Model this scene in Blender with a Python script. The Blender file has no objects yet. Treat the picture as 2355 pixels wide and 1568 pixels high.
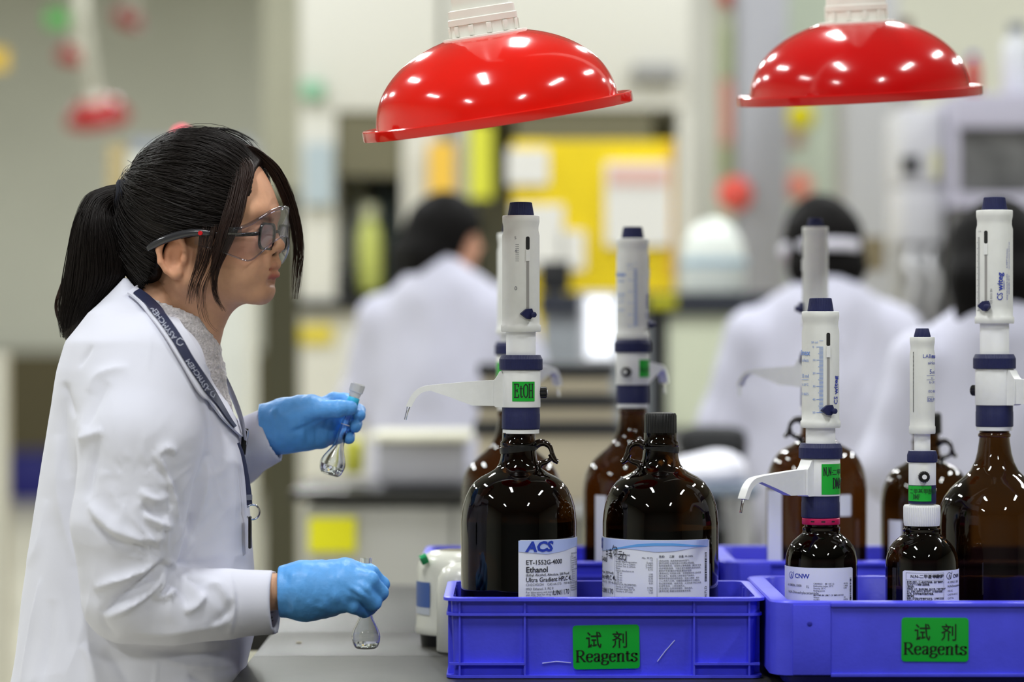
import bpy, bmesh, math, random
import numpy as np
from mathutils import Vector, Matrix
from mathutils.bvhtree import BVHTree
random.seed(7); RNG = np.random.default_rng(7)
S = bpy.context.scene
COL = S.collection
# ------------------------------------------------------------------ camera, world, light, exposure
F = 100 / 36 * 2355          # focal length in pixels of the 2355 px wide frame
H = 1.352                    # camera height above the floor
FOC = 3.93
cam = bpy.data.cameras.new('camera'); camo = bpy.data.objects.new('camera', cam); COL.objects.link(camo)
cam.lens = 100; cam.sensor_width = 36; cam.clip_end = 100
camo.location = (0, 0, H); camo.rotation_euler = (math.pi / 2, 0, 0)
cam.dof.use_dof = True; cam.dof.focus_distance = 3.9; cam.dof.aperture_fstop = 2.1
S.camera = camo
vs = S.view_settings
S.display_settings.display_device = 'sRGB'
vs.view_transform = 'Standard'; vs.look = 'None'; vs.gamma = 1; vs.use_curve_mapping = False
vs.exposure = 0.0
S.cycles.use_denoising = True
S.cycles.max_bounces = 14; S.cycles.transparent_max_bounces = 24; S.cycles.transmission_bounces = 10
S.cycles.sample_clamp_indirect = 6
S.cycles.caustics_reflective = False; S.cycles.caustics_refractive = False
w = bpy.data.worlds.new('world'); S.world = w; w.use_nodes = True
w.node_tree.nodes['Background'].inputs[0].default_value = (.97, 1, 1, 1)
w.node_tree.nodes['Background'].inputs[1].default_value = 0.25
CEIL = 5.2
LAMP = 94
def lamp(x, y, e, sx=1.3, sy=.22, z=CEIL - .35, col=(.975, 1, 1.0)):
    l = bpy.data.lights.new('ceiling_lamp', 'AREA'); l.shape = 'RECTANGLE'; l.size = sx; l.size_y = sy
    l.energy = e; l.color = col
    o = bpy.data.objects.new('ceiling_lamp', l); COL.objects.link(o); o.location = (x, y, z)
    return o
# rows of fluorescent troffers over the hall, their length along the hall
for xx, yy, k_ in ((-3.6, -2.2, 1.5), (2.4, -2.2, 1.5), (-4.8, 2.4, 1), (-.9, 2.2, 1.15), (3.2, 2.4, 1.15), (-3.4, 6.2, 1), (.2, 6.2, 1), (3.8, 6.2, 1)):
    lamp(xx, yy, LAMP * k_, .3, 1.4)
for yy in (10, 14.5, 19.5):
    for xx in (-5.6, -1.9, 1.8, 5.5):
        lamp(xx, yy, LAMP * 1.15, .3, 1.4)
# ------------------------------------------------------------------ helpers
def P(px, py, d):
    return Vector(((px - 1177.5) / F * d, d, H - (py - 784) / F * d))
def lin(c):
    return tuple(((v / 255) / 12.92 if v / 255 <= .04045 else ((v / 255 + .055) / 1.055) ** 2.4) for v in c)
MATS = {}
def mat(name, rgb, rough=.5, metal=0, spec=.5, noise=0, nscale=40, bump=0, bscale=60, coat=0, trans=0, ior=1.45, sheen=0, emit=0, alpha=1, sss=0):
    if name in MATS: return MATS[name]
    m = bpy.data.materials.new(name); m.use_nodes = True; nt = m.node_tree; b = nt.nodes['Principled BSDF']
    c = lin(rgb) + (1,)
    b.inputs['Base Color'].default_value = c
    b.inputs['Roughness'].default_value = rough; b.inputs['Metallic'].default_value = metal
    b.inputs['Specular IOR Level'].default_value = spec; b.inputs['Coat Weight'].default_value = coat
    b.inputs['Coat Roughness'].default_value = .05
    b.inputs['Transmission Weight'].default_value = trans; b.inputs['IOR'].default_value = ior
    if sheen: b.inputs['Sheen Weight'].default_value = sheen
    if sss:
        b.inputs['Subsurface Weight'].default_value = sss; b.inputs['Subsurface Radius'].default_value = (.01, .004, .002); b.inputs['Subsurface Scale'].default_value = 1
    if emit:
        b.inputs['Emission Color'].default_value = c; b.inputs['Emission Strength'].default_value = emit
    if noise or bump:
        tc = nt.nodes.new('ShaderNodeTexCoord')
    if noise:
        n = nt.nodes.new('ShaderNodeTexNoise'); n.inputs['Scale'].default_value = nscale; n.inputs['Detail'].default_value = 5
        nt.links.new(tc.outputs['Object'], n.inputs['Vector'])
        r = nt.nodes.new('ShaderNodeValToRGB')
        r.color_ramp.elements[0].position = .3; r.color_ramp.elements[1].position = .7
        r.color_ramp.elements[0].color = tuple(v * (1 - noise) for v in c[:3]) + (1,)
        r.color_ramp.elements[1].color = tuple(min(1, v * (1 + noise)) for v in c[:3]) + (1,)
        nt.links.new(n.outputs['Fac'], r.inputs['Fac']); nt.links.new(r.outputs['Color'], b.inputs['Base Color'])
    if bump:
        n2 = nt.nodes.new('ShaderNodeTexNoise'); n2.inputs['Scale'].default_value = bscale; n2.inputs['Detail'].default_value = 4
        nt.links.new(tc.outputs['Object'], n2.inputs['Vector'])
        bp = nt.nodes.new('ShaderNodeBump'); bp.inputs['Strength'].default_value = bump; bp.inputs['Distance'].default_value = .002
        nt.links.new(n2.outputs['Fac'], bp.inputs['Height']); nt.links.new(bp.outputs['Normal'], b.inputs['Normal'])
    MATS[name] = m
    return m
def tint_glass(name, tint, ior=1.5, rough=.02, white=(1, 1, 1)):
    """thin-walled glass: tinted transmission and a Fresnel reflection"""
    if name in MATS: return MATS[name]
    m = bpy.data.materials.new(name); m.use_nodes = True; nt = m.node_tree
    nt.nodes.remove(nt.nodes['Principled BSDF']); out = nt.nodes['Material Output']
    t = nt.nodes.new('ShaderNodeBsdfTransparent'); t.inputs[0].default_value = tint + (1,)
    g = nt.nodes.new('ShaderNodeBsdfGlossy'); g.inputs['Roughness'].default_value = rough; g.inputs[0].default_value = white + (1,)
    lw = nt.nodes.new('ShaderNodeLayerWeight'); lw.inputs[0].default_value = .5
    pw = nt.nodes.new('ShaderNodeMath'); pw.operation = 'POWER'; pw.inputs[1].default_value = 4.5; nt.links.new(lw.outputs['Facing'], pw.inputs[0])
    f0 = ((ior - 1) / (ior + 1)) ** 2
    f = nt.nodes.new('ShaderNodeMath'); f.operation = 'MULTIPLY_ADD'; f.inputs[1].default_value = 1 - f0; f.inputs[2].default_value = f0; nt.links.new(pw.outputs[0], f.inputs[0])
    mx = nt.nodes.new('ShaderNodeMixShader')
    nt.links.new(f.outputs[0], mx.inputs[0]); nt.links.new(t.outputs[0], mx.inputs[1]); nt.links.new(g.outputs[0], mx.inputs[2])
    nt.links.new(mx.outputs[0], out.inputs[0])
    MATS[name] = m
    return m
def mesh_obj(name, V, Fc, material=None, parent=None, smooth=True, angle=35, mats=None, midx=None):
    me = bpy.data.meshes.new(name)
    if isinstance(V, np.ndarray) and isinstance(Fc, np.ndarray):
        n, k = Fc.shape
        me.vertices.add(len(V)); me.vertices.foreach_set('co', V.astype(np.float32).ravel())
        me.loops.add(n * k); me.loops.foreach_set('vertex_index', Fc.astype(np.int32).ravel())
        me.polygons.add(n); me.polygons.foreach_set('loop_start', np.arange(0, n * k, k, dtype=np.int32))
        me.update(calc_edges=True); me.validate()
    else:
        me.from_pydata([tuple(v) for v in V], [], [tuple(f) for f in Fc])
    for m in (mats or ([material] if material else [])): me.materials.append(m)
    if midx is not None: me.polygons.foreach_set('material_index', np.asarray(midx, dtype=np.int32))
    if smooth:
        me.polygons.foreach_set('use_smooth', [True] * len(me.polygons))
        if angle: me.set_sharp_from_angle(angle=math.radians(angle))
    o = bpy.data.objects.new(name, me); COL.objects.link(o)
    if parent: o.parent = parent; o.matrix_parent_inverse = Matrix.Identity(4) if parent.type != 'EMPTY' else Matrix.Translation(-Vector(parent.location))
    return o
def tag(o, label=None, cat=None, group=None, kind=None):
    if label: o['label'] = label
    if cat: o['category'] = cat
    if group: o['group'] = group
    if kind: o['kind'] = kind
    return o
def thing(name, label, cat, loc=(0, 0, 0), group=None):
    o = bpy.data.objects.new(name, None); COL.objects.link(o); o.location = loc; o.empty_display_size = .05
    return tag(o, label, cat, group)
class MB:
    def __init__(s): s.v = []; s.f = []
    def add(s, V, Fc, M=None):
        n = len(s.v)
        s.v += [tuple(M @ Vector(v)) if M is not None else tuple(v) for v in V]
        s.f += [tuple(i + n for i in f) for f in Fc]
        return s
    def box(s, lo, hi, bev=0, M=None):
        lo = Vector(lo); hi = Vector(hi)
        b = min(bev, .49 * min(hi - lo)) if bev else 0
        if b <= 0:
            V = [(x, y, z) for x in (lo.x, hi.x) for y in (lo.y, hi.y) for z in (lo.z, hi.z)]
            Fc = [(0, 1, 3, 2), (4, 6, 7, 5), (0, 4, 5, 1), (2, 3, 7, 6), (0, 2, 6, 4), (1, 5, 7, 3)]
            return s.add(V, Fc, M)
        bm = bmesh.new(); bmesh.ops.create_cube(bm, size=1)
        for v in bm.verts: v.co = Vector([(lo[i] + hi[i]) / 2 + v.co[i] * (hi[i] - lo[i]) for i in range(3)])
        bmesh.ops.bevel(bm, geom=bm.edges[:], offset=b, segments=2, profile=.6, affect='EDGES')
        bm.verts.index_update()
        s.add([v.co.copy() for v in bm.verts], [[v.index for v in f.verts] for f in bm.faces], M); bm.free()
        return s
    def lathe(s, prof, c=(0, 0, 0), n=48, cap0=True, cap1=True, M=None, sq=0, scale=(1, 1)):
        """prof: (r, z) list; sq>0 squares the section a little"""
        V = []; Fc = []
        for r, z in prof:
            for i in range(n):
                a = 2 * math.pi * i / n; ca, sa = math.cos(a), math.sin(a)
                q = 1.0
                if sq: e = 2 + sq; q = (abs(ca) ** e + abs(sa) ** e) ** (-1 / e)
                V.append((c[0] + r * q * ca * scale[0], c[1] + r * q * sa * scale[1], c[2] + z))
        for j in range(len(prof) - 1):
            for i in range(n):
                i2 = (i + 1) % n
                Fc.append((j * n + i, j * n + i2, (j + 1) * n + i2, (j + 1) * n + i))
        if cap0: Fc.append(tuple(reversed(range(n))))
        if cap1: Fc.append(tuple((len(prof) - 1) * n + i for i in range(n)))
        return s.add(V, Fc, M)
    def tube(s, pts, rad, n=10, caps=True, flat=1.0, up=(0, 0, 1)):
        pts = [Vector(p) for p in pts]
        if not hasattr(rad, '__len__'): rad = [rad] * len(pts)
        V = []; Fc = []; prev = None
        for k, p in enumerate(pts):
            t = (pts[min(k + 1, len(pts) - 1)] - pts[max(k - 1, 0)]).normalized()
            if prev is None:
                u = Vector(up); u = (u - t * u.dot(t))
                if u.length < 1e-4: u = Vector((1, 0, 0)) - t * t.x
            else: u = prev - t * prev.dot(t)
            u.normalize(); prev = u; wv = t.cross(u)
            for i in range(n):
                a = 2 * math.pi * i / n
                V.append(p + u * (rad[k] * math.cos(a)) + wv * (rad[k] * flat * math.sin(a)))
        for k in range(len(pts) - 1):
            for i in range(n):
                i2 = (i + 1) % n
                Fc.append((k * n + i, k * n + i2, (k + 1) * n + i2, (k + 1) * n + i))
        if caps:
            Fc.append(tuple(reversed(range(n)))); Fc.append(tuple((len(pts) - 1) * n + i for i in range(n)))
        return s.add(V, Fc)
    def prism(s, poly, y0, y1, M=None):
        """poly in (x, z), extruded along y"""
        n = len(poly)
        ar = sum(poly[i][0] * poly[(i + 1) % n][1] - poly[(i + 1) % n][0] * poly[i][1] for i in range(n))
        if ar < 0: poly = poly[::-1]
        V = [(x, y0, z) for x, z in poly] + [(x, y1, z) for x, z in poly]
        Fc = [tuple(range(n)), tuple(reversed(range(n, 2 * n)))] + [((i + 1) % n, i, n + i, n + (i + 1) % n) for i in range(n)]
        return s.add(V, Fc, M)
    def build(s, name, material, parent=None, smooth=True, angle=35):
        return mesh_obj(name, s.v, s.f, material, parent, smooth, angle)
def spline(pts, n=8):
    """Catmull-Rom through the points (any dimension)"""
    A = np.array([list(p) for p in pts], float)
    A = np.vstack([2 * A[0] - A[1], A, 2 * A[-1] - A[-2]])
    out = []
    for i in range(1, len(A) - 2):
        for t in np.linspace(0, 1, n, endpoint=False):
            p0, p1, p2, p3 = A[i - 1], A[i], A[i + 1], A[i + 2]
            out.append(.5 * ((2 * p1) + (-p0 + p2) * t + (2 * p0 - 5 * p1 + 4 * p2 - p3) * t ** 2 + (-p0 + 3 * p1 - 3 * p2 + p3) * t ** 3))
    out.append(A[-2])
    return np.array(out)
# ---- lettering: flat text as mesh data, in its own plane (x right, y up)
_tc = {}
def text2d(s, size=1, align='LEFT', bold=0, shear=0, condense=1, res=2):
    key = (s, bold, shear, res)
    if key not in _tc:
        cu = bpy.data.curves.new('lettering', 'FONT'); cu.body = s; cu.size = 1; cu.offset = bold; cu.shear = shear; cu.resolution_u = res
        o = bpy.data.objects.new('lettering', cu); COL.objects.link(o)
        dg = bpy.context.evaluated_depsgraph_get(); ev = o.evaluated_get(dg); me = ev.to_mesh()
        V = np.array([v.co[:2] for v in me.vertices]) if len(me.vertices) else np.zeros((0, 2)); Fc = [tuple(p.vertices) for p in me.polygons]
        ev.to_mesh_clear(); bpy.data.objects.remove(o); bpy.data.curves.remove(cu)
        _tc[key] = (V, Fc)
    V, Fc = _tc[key]
    if not len(V): return V, Fc
    V = V.copy() * size; V[:, 0] *= condense
    if align == 'CENTER': V[:, 0] -= (V[:, 0].min() + V[:, 0].max()) / 2
    if align == 'RIGHT': V[:, 0] -= V[:, 0].max()
    return V, Fc
def pen2d(strokes, nib=(.16, .05)):
    """broad-nib lettering: every stroke is a polyline, thick where it runs upright and thin where it runs level"""
    V = []; Fc = []
    for st in strokes:
        pts = np.array(st, float)
        if len(pts) > 2: pts = spline(pts, 5)
        base = len(V)
        for k, p in enumerate(pts):
            t = pts[min(k + 1, len(pts) - 1)] - pts[max(k - 1, 0)]; t = t / (np.linalg.norm(t) + 1e-9)
            n = np.array([-t[1], t[0]]); wdt = .5 * math.hypot(nib[0] * t[1], nib[1] * t[0])
            V.append(p + n * wdt); V.append(p - n * wdt)
        for k in range(len(pts) - 1):
            a = base + 2 * k; Fc.append((a, a + 1, a + 3, a + 2))
    return np.array(V), Fc
SERIF = {  # x height .46, cap height .66, bold serif face
 'R': [[(.1, 0), (.1, .66)], [(0, 0), (.22, 0)], [(0, .66), (.2, .66)], [(.1, .66), (.34, .65), (.44, .5), (.34, .35), (.1, .33)], [(.24, .34), (.36, .18), (.5, .02)], [(.42, .02), (.58, .02)]],
 'e': [[(.04, .26), (.36, .26)], [(.34, .26), (.33, .41), (.2, .46), (.08, .38), (.05, .22), (.1, .06), (.22, 0), (.36, .09)]],
 'a': [[(.06, .36), (.1, .44), (.22, .46), (.3, .38), (.3, .06), (.4, .03)], [(.3, .28), (.14, .24), (.06, .12), (.12, .02), (.24, .04), (.3, .12)]],
 'g': [[(.2, .46), (.08, .41), (.08, .25), (.2, .19), (.31, .25), (.31, .41), (.2, .46)], [(.3, .42), (.42, .44)], [(.12, .2), (.06, .1), (.2, .05), (.38, .01), (.34, -.13), (.18, -.18), (.04, -.12), (.06, -.02), (.14, .04)]],
 'n': [[(.1, 0), (.1, .44)], [(0, .44), (.12, .44)], [(0, 0), (.2, 0)], [(.1, .34), (.22, .46), (.36, .42), (.36, .26), (.36, 0)], [(.27, 0), (.46, 0)]],
 't': [[(.14, .58), (.13, .3), (.14, .08), (.2, .01), (.3, .06)], [(.02, .44), (.28, .44)]],
 's': [[(.31, .36), (.28, .44), (.16, .46), (.06, .38), (.1, .29), (.27, .2), (.33, .1), (.24, .0), (.12, 0), (.04, .1)], [(.32, .34), (.32, .46)], [(.04, 0), (.04, .13)]],
 'E': [[(.1, 0), (.1, .66)], [(0, .66), (.38, .66)], [(0, 0), (.4, 0)], [(.1, .34), (.28, .34)], [(.38, .66), (.38, .52)], [(.4, 0), (.4, .15)], [(.28, .42), (.28, .26)]],
 'O': [[(.22, .66), (.07, .55), (.04, .33), (.07, .11), (.22, 0), (.37, .11), (.4, .33), (.37, .55), (.22, .66)]],
 'H': [[(.09, 0), (.09, .66)], [(.36, 0), (.36, .66)], [(0, 0), (.18, 0)], [(0, .66), (.18, .66)], [(.27, 0), (.45, 0)], [(.27, .66), (.45, .66)], [(.09, .34), (.36, .34)]],
 'D': [[(.1, 0), (.1, .66)], [(0, .66), (.2, .65), (.38, .5), (.4, .33), (.37, .14), (.2, .01), (0, 0)]],
 'M': [[(.06, 0), (.06, .66)], [(.4, 0), (.4, .66)], [(.06, .66), (.23, .12)], [(.4, .66), (.23, .12)], [(0, 0), (.14, 0)], [(.32, 0), (.47, 0)], [(0, .66), (.1, .66)], [(.37, .66), (.47, .66)]],
 'A': [[(.05, 0), (.23, .66)], [(.23, .66), (.41, 0)], [(.1, .22), (.36, .22)], [(0, 0), (.13, 0)], [(.32, 0), (.47, 0)]],
 'N': [[(.07, 0), (.07, .66)], [(.38, 0), (.38, .66)], [(.07, .66), (.38, 0)], [(0, 0), (.15, 0)], [(0, .66), (.1, .66)], [(.3, .66), (.46, .66)]],
 'F': [[(.1, 0), (.1, .66)], [(0, .66), (.38, .66)], [(0, 0), (.22, 0)], [(.1, .34), (.28, .34)], [(.38, .66), (.38, .52)], [(.28, .42), (.28, .26)]],
 'c': [[(.34, .36), (.24, .46), (.1, .4), (.05, .22), (.1, .05), (.22, 0), (.35, .09)]],
 ',': [[(.08, .06), (.12, 0), (.06, -.1)]], '-': [[(.04, .24), (.24, .24)]],
}
ADV = {'R': .58, 'e': .43, 'a': .43, 'g': .44, 'n': .48, 't': .33, 's': .39, 'E': .46, 'O': .46, 'H': .49, 'D': .47, 'M': .5, 'A': .5, 'N': .49, 'F': .43, 'c': .4, ',': .2, '-': .3}
def serif2d(s, size=1, align='CENTER', nib=(.15, .045), condense=1):
    V = []; Fc = []; x = 0
    for ch in s:
        if ch == ' ': x += .3; continue
        v, f = pen2d(SERIF[ch], nib); n = len(V)
        V += [(p[0] + x, p[1]) for p in v]; Fc += [tuple(i + n for i in q) for q in f]; x += ADV[ch]
    V = np.array(V) * size; V[:, 0] *= condense
    if align == 'CENTER': V[:, 0] -= (V[:, 0].min() + V[:, 0].max()) / 2
    return V, Fc
def rect2d(x0, y0, x1, y1, n=1):
    V = []; Fc = []
    for i in range(n + 1):
        x = x0 + (x1 - x0) * i / n; V += [(x, y0), (x, y1)]
    for i in range(n): Fc.append((2 * i, 2 * i + 2, 2 * i + 3, 2 * i + 1))
    return np.array(V, float), Fc
class Flat:
    """collects flat print in (u, v) metres, then lays it on a plane or wraps it round an upright cylinder"""
    def __init__(s): s.v = []; s.f = []
    def put(s, vf, dx=0, dy=0, rot=0):
        V, Fc = vf
        if not len(V): return s
        n = len(s.v); c, sn = math.cos(rot), math.sin(rot)
        s.v += [(dx + c * p[0] - sn * p[1], dy + sn * p[0] + c * p[1]) for p in V]; s.f += [tuple(i + n for i in q) for q in Fc]
        return s
    def cyl(s, name, m, parent, c, R, a0=0, clip=None):
        V = [(c[0] + R * math.sin(a0 + u / R), c[1] - R * math.cos(a0 + u / R), c[2] + v) for u, v in s.v]
        return mesh_obj(name, V, s.f, m, parent, smooth=False)
    def plane(s, name, m, parent, o, ux=(1, 0, 0), uy=(0, 0, 1)):
        o = Vector(o); ux = Vector(ux); uy = Vector(uy)
        return mesh_obj(name, [o + ux * u + uy * v for u, v in s.v], s.f, m, parent, smooth=False)
def rrect(w, h, r, n=5):
    pts = []
    for cx, cy, a in ((w / 2 - r, h / 2 - r, 0), (-w / 2 + r, h / 2 - r, 90), (-w / 2 + r, -h / 2 + r, 180), (w / 2 - r, -h / 2 + r, 270)):
        for k in range(n): t = math.radians(a + 90 * k / (n - 1)); pts.append((cx + r * math.cos(t), cy + r * math.sin(t)))
    return pts
# ------------------------------------------------------------------ implicit surfaces
def smin(a, b, k):
    if k <= 0: return np.minimum(a, b)
    h = np.maximum(k - np.abs(a - b), 0) / k
    return np.minimum(a, b) - h * h * k * .25
class Field:
    def __init__(s, lo, hi, h):
        s.lo = np.array(lo, float); s.h = h
        s.n = np.ceil((np.array(hi) - s.lo) / h).astype(int) + 1
        s.ax = [(s.lo[i] + h * np.arange(s.n[i])).astype(np.float32) for i in range(3)]
        s.F = np.full(s.n, .3, np.float32)
    def sub(s, lo, hi):
        sl = []
        for i in range(3):
            a = int(max(0, math.floor((lo[i] - s.lo[i]) / s.h))); b = int(min(s.n[i], math.ceil((hi[i] - s.lo[i]) / s.h) + 1))
            if b <= a: return None, None
            sl.append(slice(a, b))
        X, Y, Z = s.ax[0][sl[0]][:, None, None], s.ax[1][sl[1]][None, :, None], s.ax[2][sl[2]][None, None, :]
        return tuple(sl), (X, Y, Z)
    def op(s, fn, lo, hi, k=0, cut=False):
        pad = k + 4 * s.h
        sl, g = s.sub(np.array(lo) - pad, np.array(hi) + pad)
        if sl is None: return s
        d = fn(*g)
        s.F[sl] = -smin(-s.F[sl], d, k) if cut else smin(s.F[sl], d, k)
        return s
    def ell(s, c, r, k=0, R=None, cut=False):
        c = np.array(c, float); r = np.array(r, float)
        Rm = np.array(R.to_3x3()) if R is not None else None     # columns: local axes
        def fn(X, Y, Z):
            x, y, z = X - c[0], Y - c[1], Z - c[2]
            if Rm is not None: x, y, z = (Rm[0, i] * x + Rm[1, i] * y + Rm[2, i] * z for i in range(3))
            k0 = np.sqrt((x / r[0]) ** 2 + (y / r[1]) ** 2 + (z / r[2]) ** 2)
            k1 = np.sqrt((x / r[0] ** 2) ** 2 + (y / r[1] ** 2) ** 2 + (z / r[2] ** 2) ** 2) + 1e-9
            return k0 * (k0 - 1) / k1
        m = r.max() if R is not None else r
        return s.op(fn, c - m, c + m, k, cut)
    def cap(s, a, b, ra, rb=None, k=0, cut=False, flat=None):
        """round cone from a to b; flat=(axis, factor) squashes the distance along one world axis"""
        a = np.array(a, float); b = np.array(b, float); rb = ra if rb is None else rb
        ab = b - a; L = (ab ** 2).sum() + 1e-12
        def fn(X, Y, Z):
            t = np.clip(((X - a[0]) * ab[0] + (Y - a[1]) * ab[1] + (Z - a[2]) * ab[2]) / L, 0, 1)
            x, y, z = X - a[0] - t * ab[0], Y - a[1] - t * ab[1], Z - a[2] - t * ab[2]
            if flat is not None:
                q = [x, y, z]; q[flat[0]] = q[flat[0]] / flat[1]; x, y, z = q
            return np.sqrt(x * x + y * y + z * z) - (ra + t * (rb - ra))
        m = max(ra, rb) * (max(1, flat[1]) if flat else 1)
        return s.op(fn, np.minimum(a, b) - m, np.maximum(a, b) + m, k, cut)
    def chain(s, pts, rad, k=0, cut=False):
        for i in range(len(pts) - 1): s.cap(pts[i], pts[i + 1], rad[i], rad[i + 1], k, cut)
        return s
    def half(s, p, n, keep_below=True, k=0):
        """cut away everything on the +n side of the plane"""
        p = np.array(p, float); n = np.array(n, float); n /= np.linalg.norm(n)
        def fn(X, Y, Z): return -((X - p[0]) * n[0] + (Y - p[1]) * n[1] + (Z - p[2]) * n[2])
        return s.op(fn, s.lo, s.lo + s.h * s.n, k, cut=True)
    def mesh(s):
        Fv = s.F; h = s.h; nx, ny, nz = Fv.shape; neg = Fv < 0
        cnt = np.zeros((nx - 1, ny - 1, nz - 1), np.int8)
        offs = [(i, j, k) for i in (0, 1) for j in (0, 1) for k in (0, 1)]
        for i, j, k in offs: cnt += neg[i:nx - 1 + i, j:ny - 1 + j, k:nz - 1 + k]
        mask = (cnt > 0) & (cnt < 8); I, J, K = np.nonzero(mask); N = len(I)
        idx = np.full(mask.shape, -1, np.int64); idx[mask] = np.arange(N)
        acc = np.zeros((N, 3)); num = np.zeros(N)
        vals = {o: Fv[I + o[0], J + o[1], K + o[2]] for o in offs}
        for a in offs:
            for ax in range(3):
                if a[ax]: continue
                b = list(a); b[ax] = 1; fa, fb = vals[a], vals[tuple(b)]
                cr = (fa < 0) != (fb < 0); t = np.where(cr, fa / np.where(cr, fa - fb, 1), 0)
                p = np.array(a, float)[None, :].repeat(N, 0); p[:, ax] += t
                acc += p * cr[:, None]; num += cr
        V = np.stack([I, J, K], 1) + acc / num[:, None]; V = s.lo + V * h
        quads = []
        for ax in range(3):
            u, v = [(1, 2), (2, 0), (0, 1)][ax]
            sl0 = [slice(None)] * 3; sl1 = [slice(None)] * 3
            sl0[ax] = slice(0, -1); sl1[ax] = slice(1, None)
            for q in (u, v): sl0[q] = slice(1, -1); sl1[q] = slice(1, -1)
            A, B = neg[tuple(sl0)], neg[tuple(sl1)]
            for cond, flip in ((A & ~B, False), (~A & B, True)):
                e = np.array(np.nonzero(cond)).T
                if not len(e): continue
                e[:, u] += 1; e[:, v] += 1
                def cell(du, dv):
                    c = e.copy(); c[:, u] += du; c[:, v] += dv; return idx[c[:, 0], c[:, 1], c[:, 2]]
                q4 = [cell(-1, -1), cell(0, -1), cell(0, 0), cell(-1, 0)]
                if flip: q4 = q4[::-1]
                quads.append(np.stack(q4, 1))
        Q = np.concatenate(quads); Q = Q[(Q >= 0).all(1)]
        return V, Q
def vnormals(V, Q):
    n = np.cross(V[Q[:, 2]] - V[Q[:, 0]], V[Q[:, 3]] - V[Q[:, 1]])
    N = np.zeros_like(V)
    for i in range(4): np.add.at(N, Q[:, i], n)
    return N / (np.linalg.norm(N, axis=1)[:, None] + 1e-12)
def join_meshes(parts):
    V = []; Q = []; n = 0
    for v, q in parts: V.append(v); Q.append(q + n); n += len(v)
    return np.concatenate(V), np.concatenate(Q)
def vnoise(p, seed=0):
    """smooth value noise on (N,3)"""
    r = np.random.default_rng(seed); T = r.random((32, 32, 32)).astype(np.float32)
    i = np.floor(p).astype(int); f = p - i; f = f * f * (3 - 2 * f); out = 0
    for a in (0, 1):
        for b in (0, 1):
            for c in (0, 1):
                wgt = (f[:, 0] if a else 1 - f[:, 0]) * (f[:, 1] if b else 1 - f[:, 1]) * (f[:, 2] if c else 1 - f[:, 2])
                out = out + wgt * T[(i[:, 0] + a) % 32, (i[:, 1] + b) % 32, (i[:, 2] + c) % 32]
    return out * 2 - 1
# ------------------------------------------------------------------ the hall
def struct(o): o['kind'] = 'structure'; return o
WALL = mat('hall_wall', (220, 221, 208), .7, noise=.05, nscale=.8)
XL, XR, YB, YF = -9, 11, 26, -9
struct(MB().box((XL, YF, -.1), (XR, YB, 0)).build('floor', mat('hall_floor', (190, 186, 170), .35, noise=.07, nscale=1.5), None))
struct(MB().box((XL, YF, CEIL), (XR, YB, CEIL + .1)).build('ceiling', mat('hall_ceiling', (130, 131, 128), .8), None))
struct(MB().box((XL, YB, 0), (XR, YB + .1, CEIL)).build('wall_back', WALL, None))
struct(MB().box((XL - .1, YF, 0), (XL, YB, CEIL)).build('wall_left', WALL, None))
struct(MB().box((XR, YF, 0), (XR + .1, YB, CEIL)).build('wall_right', mat('hall_wall_pale', (206, 206, 196), .7), None))
struct(MB().box((XL, YF - .1, 0), (XR, YF, CEIL)).build('wall_front', mat('hall_wall_dark', (140, 140, 136), .7), None))
def pbox(name, x0, x1, y0, y1, d, depth, m, parent=None, bev=0, zfloor=False):
    """box whose front face at distance d covers the given stretch of the view"""
    a = P(x0, y1, d); b = P(x1, y0, d)
    return MB().box((a.x, d, 0 if zfloor else a.z), (b.x, d + depth, b.z), bev).build(name, m, parent)
LG = mat('panel_pale', (206, 205, 197), .5); LG2 = mat('panel_cream', (216, 214, 204), .5); GREYP = mat('post_grey', (168, 168, 170), .5); BG = mat('post_bluegrey', (162, 163, 172), .5)
OLIVE = mat('olive_dark', (72, 70, 52), .7); LIME = mat('lime_card', (206, 208, 60), .5); ORNG = mat('orange_card', (228, 184, 70), .5)
YEL = mat('yellow_enamel', (244, 214, 20), .4); WHT = mat('white_paper_sheet', (238, 236, 230), .6); DARK = mat('dark_equipment', (30, 31, 33), .5)
LAV = mat('lavender_enamel', (190, 187, 206), .45); YLAB = mat('yellow_label', (226, 222, 20), .5)
# ---- pale fume cupboards in the distance
def cupboard(label, x0, x1, ytop, yo, yb, d, posts, depth, m, op=()):
    c = P((x0 + x1) / 2, 784, d); root = thing('fume_cupboard', label, 'fume cupboard', (c.x, d, 0))
    pbox('upper_panel', x0, x1, ytop, yo, d, depth, m, root, .01)
    zb = P(0, yb, d).z
    pbox('base_cabinet', x0, x1, yb + 26, 3000, d + .002, depth - .004, LG, root, zfloor=True)
    pbox('worktop', x0 - 3, x1 + 3, yb, yb + 25, d - .04, depth + .04, DARK, root, .005)
    a, b = P(x0, yo, d), P(x1, yo, d); yy = d + depth
    MB().box((a.x + .002, yy - .05, zb + .001), (b.x - .002, yy - .002, a.z)).build('back_panel', mat('cupboard_inside', (140, 138, 116), .6), root)
    for (p0, p1) in posts: pbox('side_post', p0, p1, yo, yb, d + .001, depth - .06, m, root)
    for (p0, p1, s0, s1) in op: pbox('sash', p0, p1, s0, s1, d + .02, .03, mat('sash_olive', (104, 100, 78), .4), root)
    return root
cupboard('pale fume cupboard with dark olive sash, left of the woman with loose hair', 690, 1012, -120, 256, 690, 12, [(690, 772), (926, 1012)], .8, LG, [(773, 925, 257, 405)])
cupboard('wide pale fume cupboard above the yellow cabinet', 1024, 1590, -120, 250, 690, 12.0, [(1040, 1084), (1560, 1590)], .8, LG, [(1186, 1500, 251, 345)])
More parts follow.
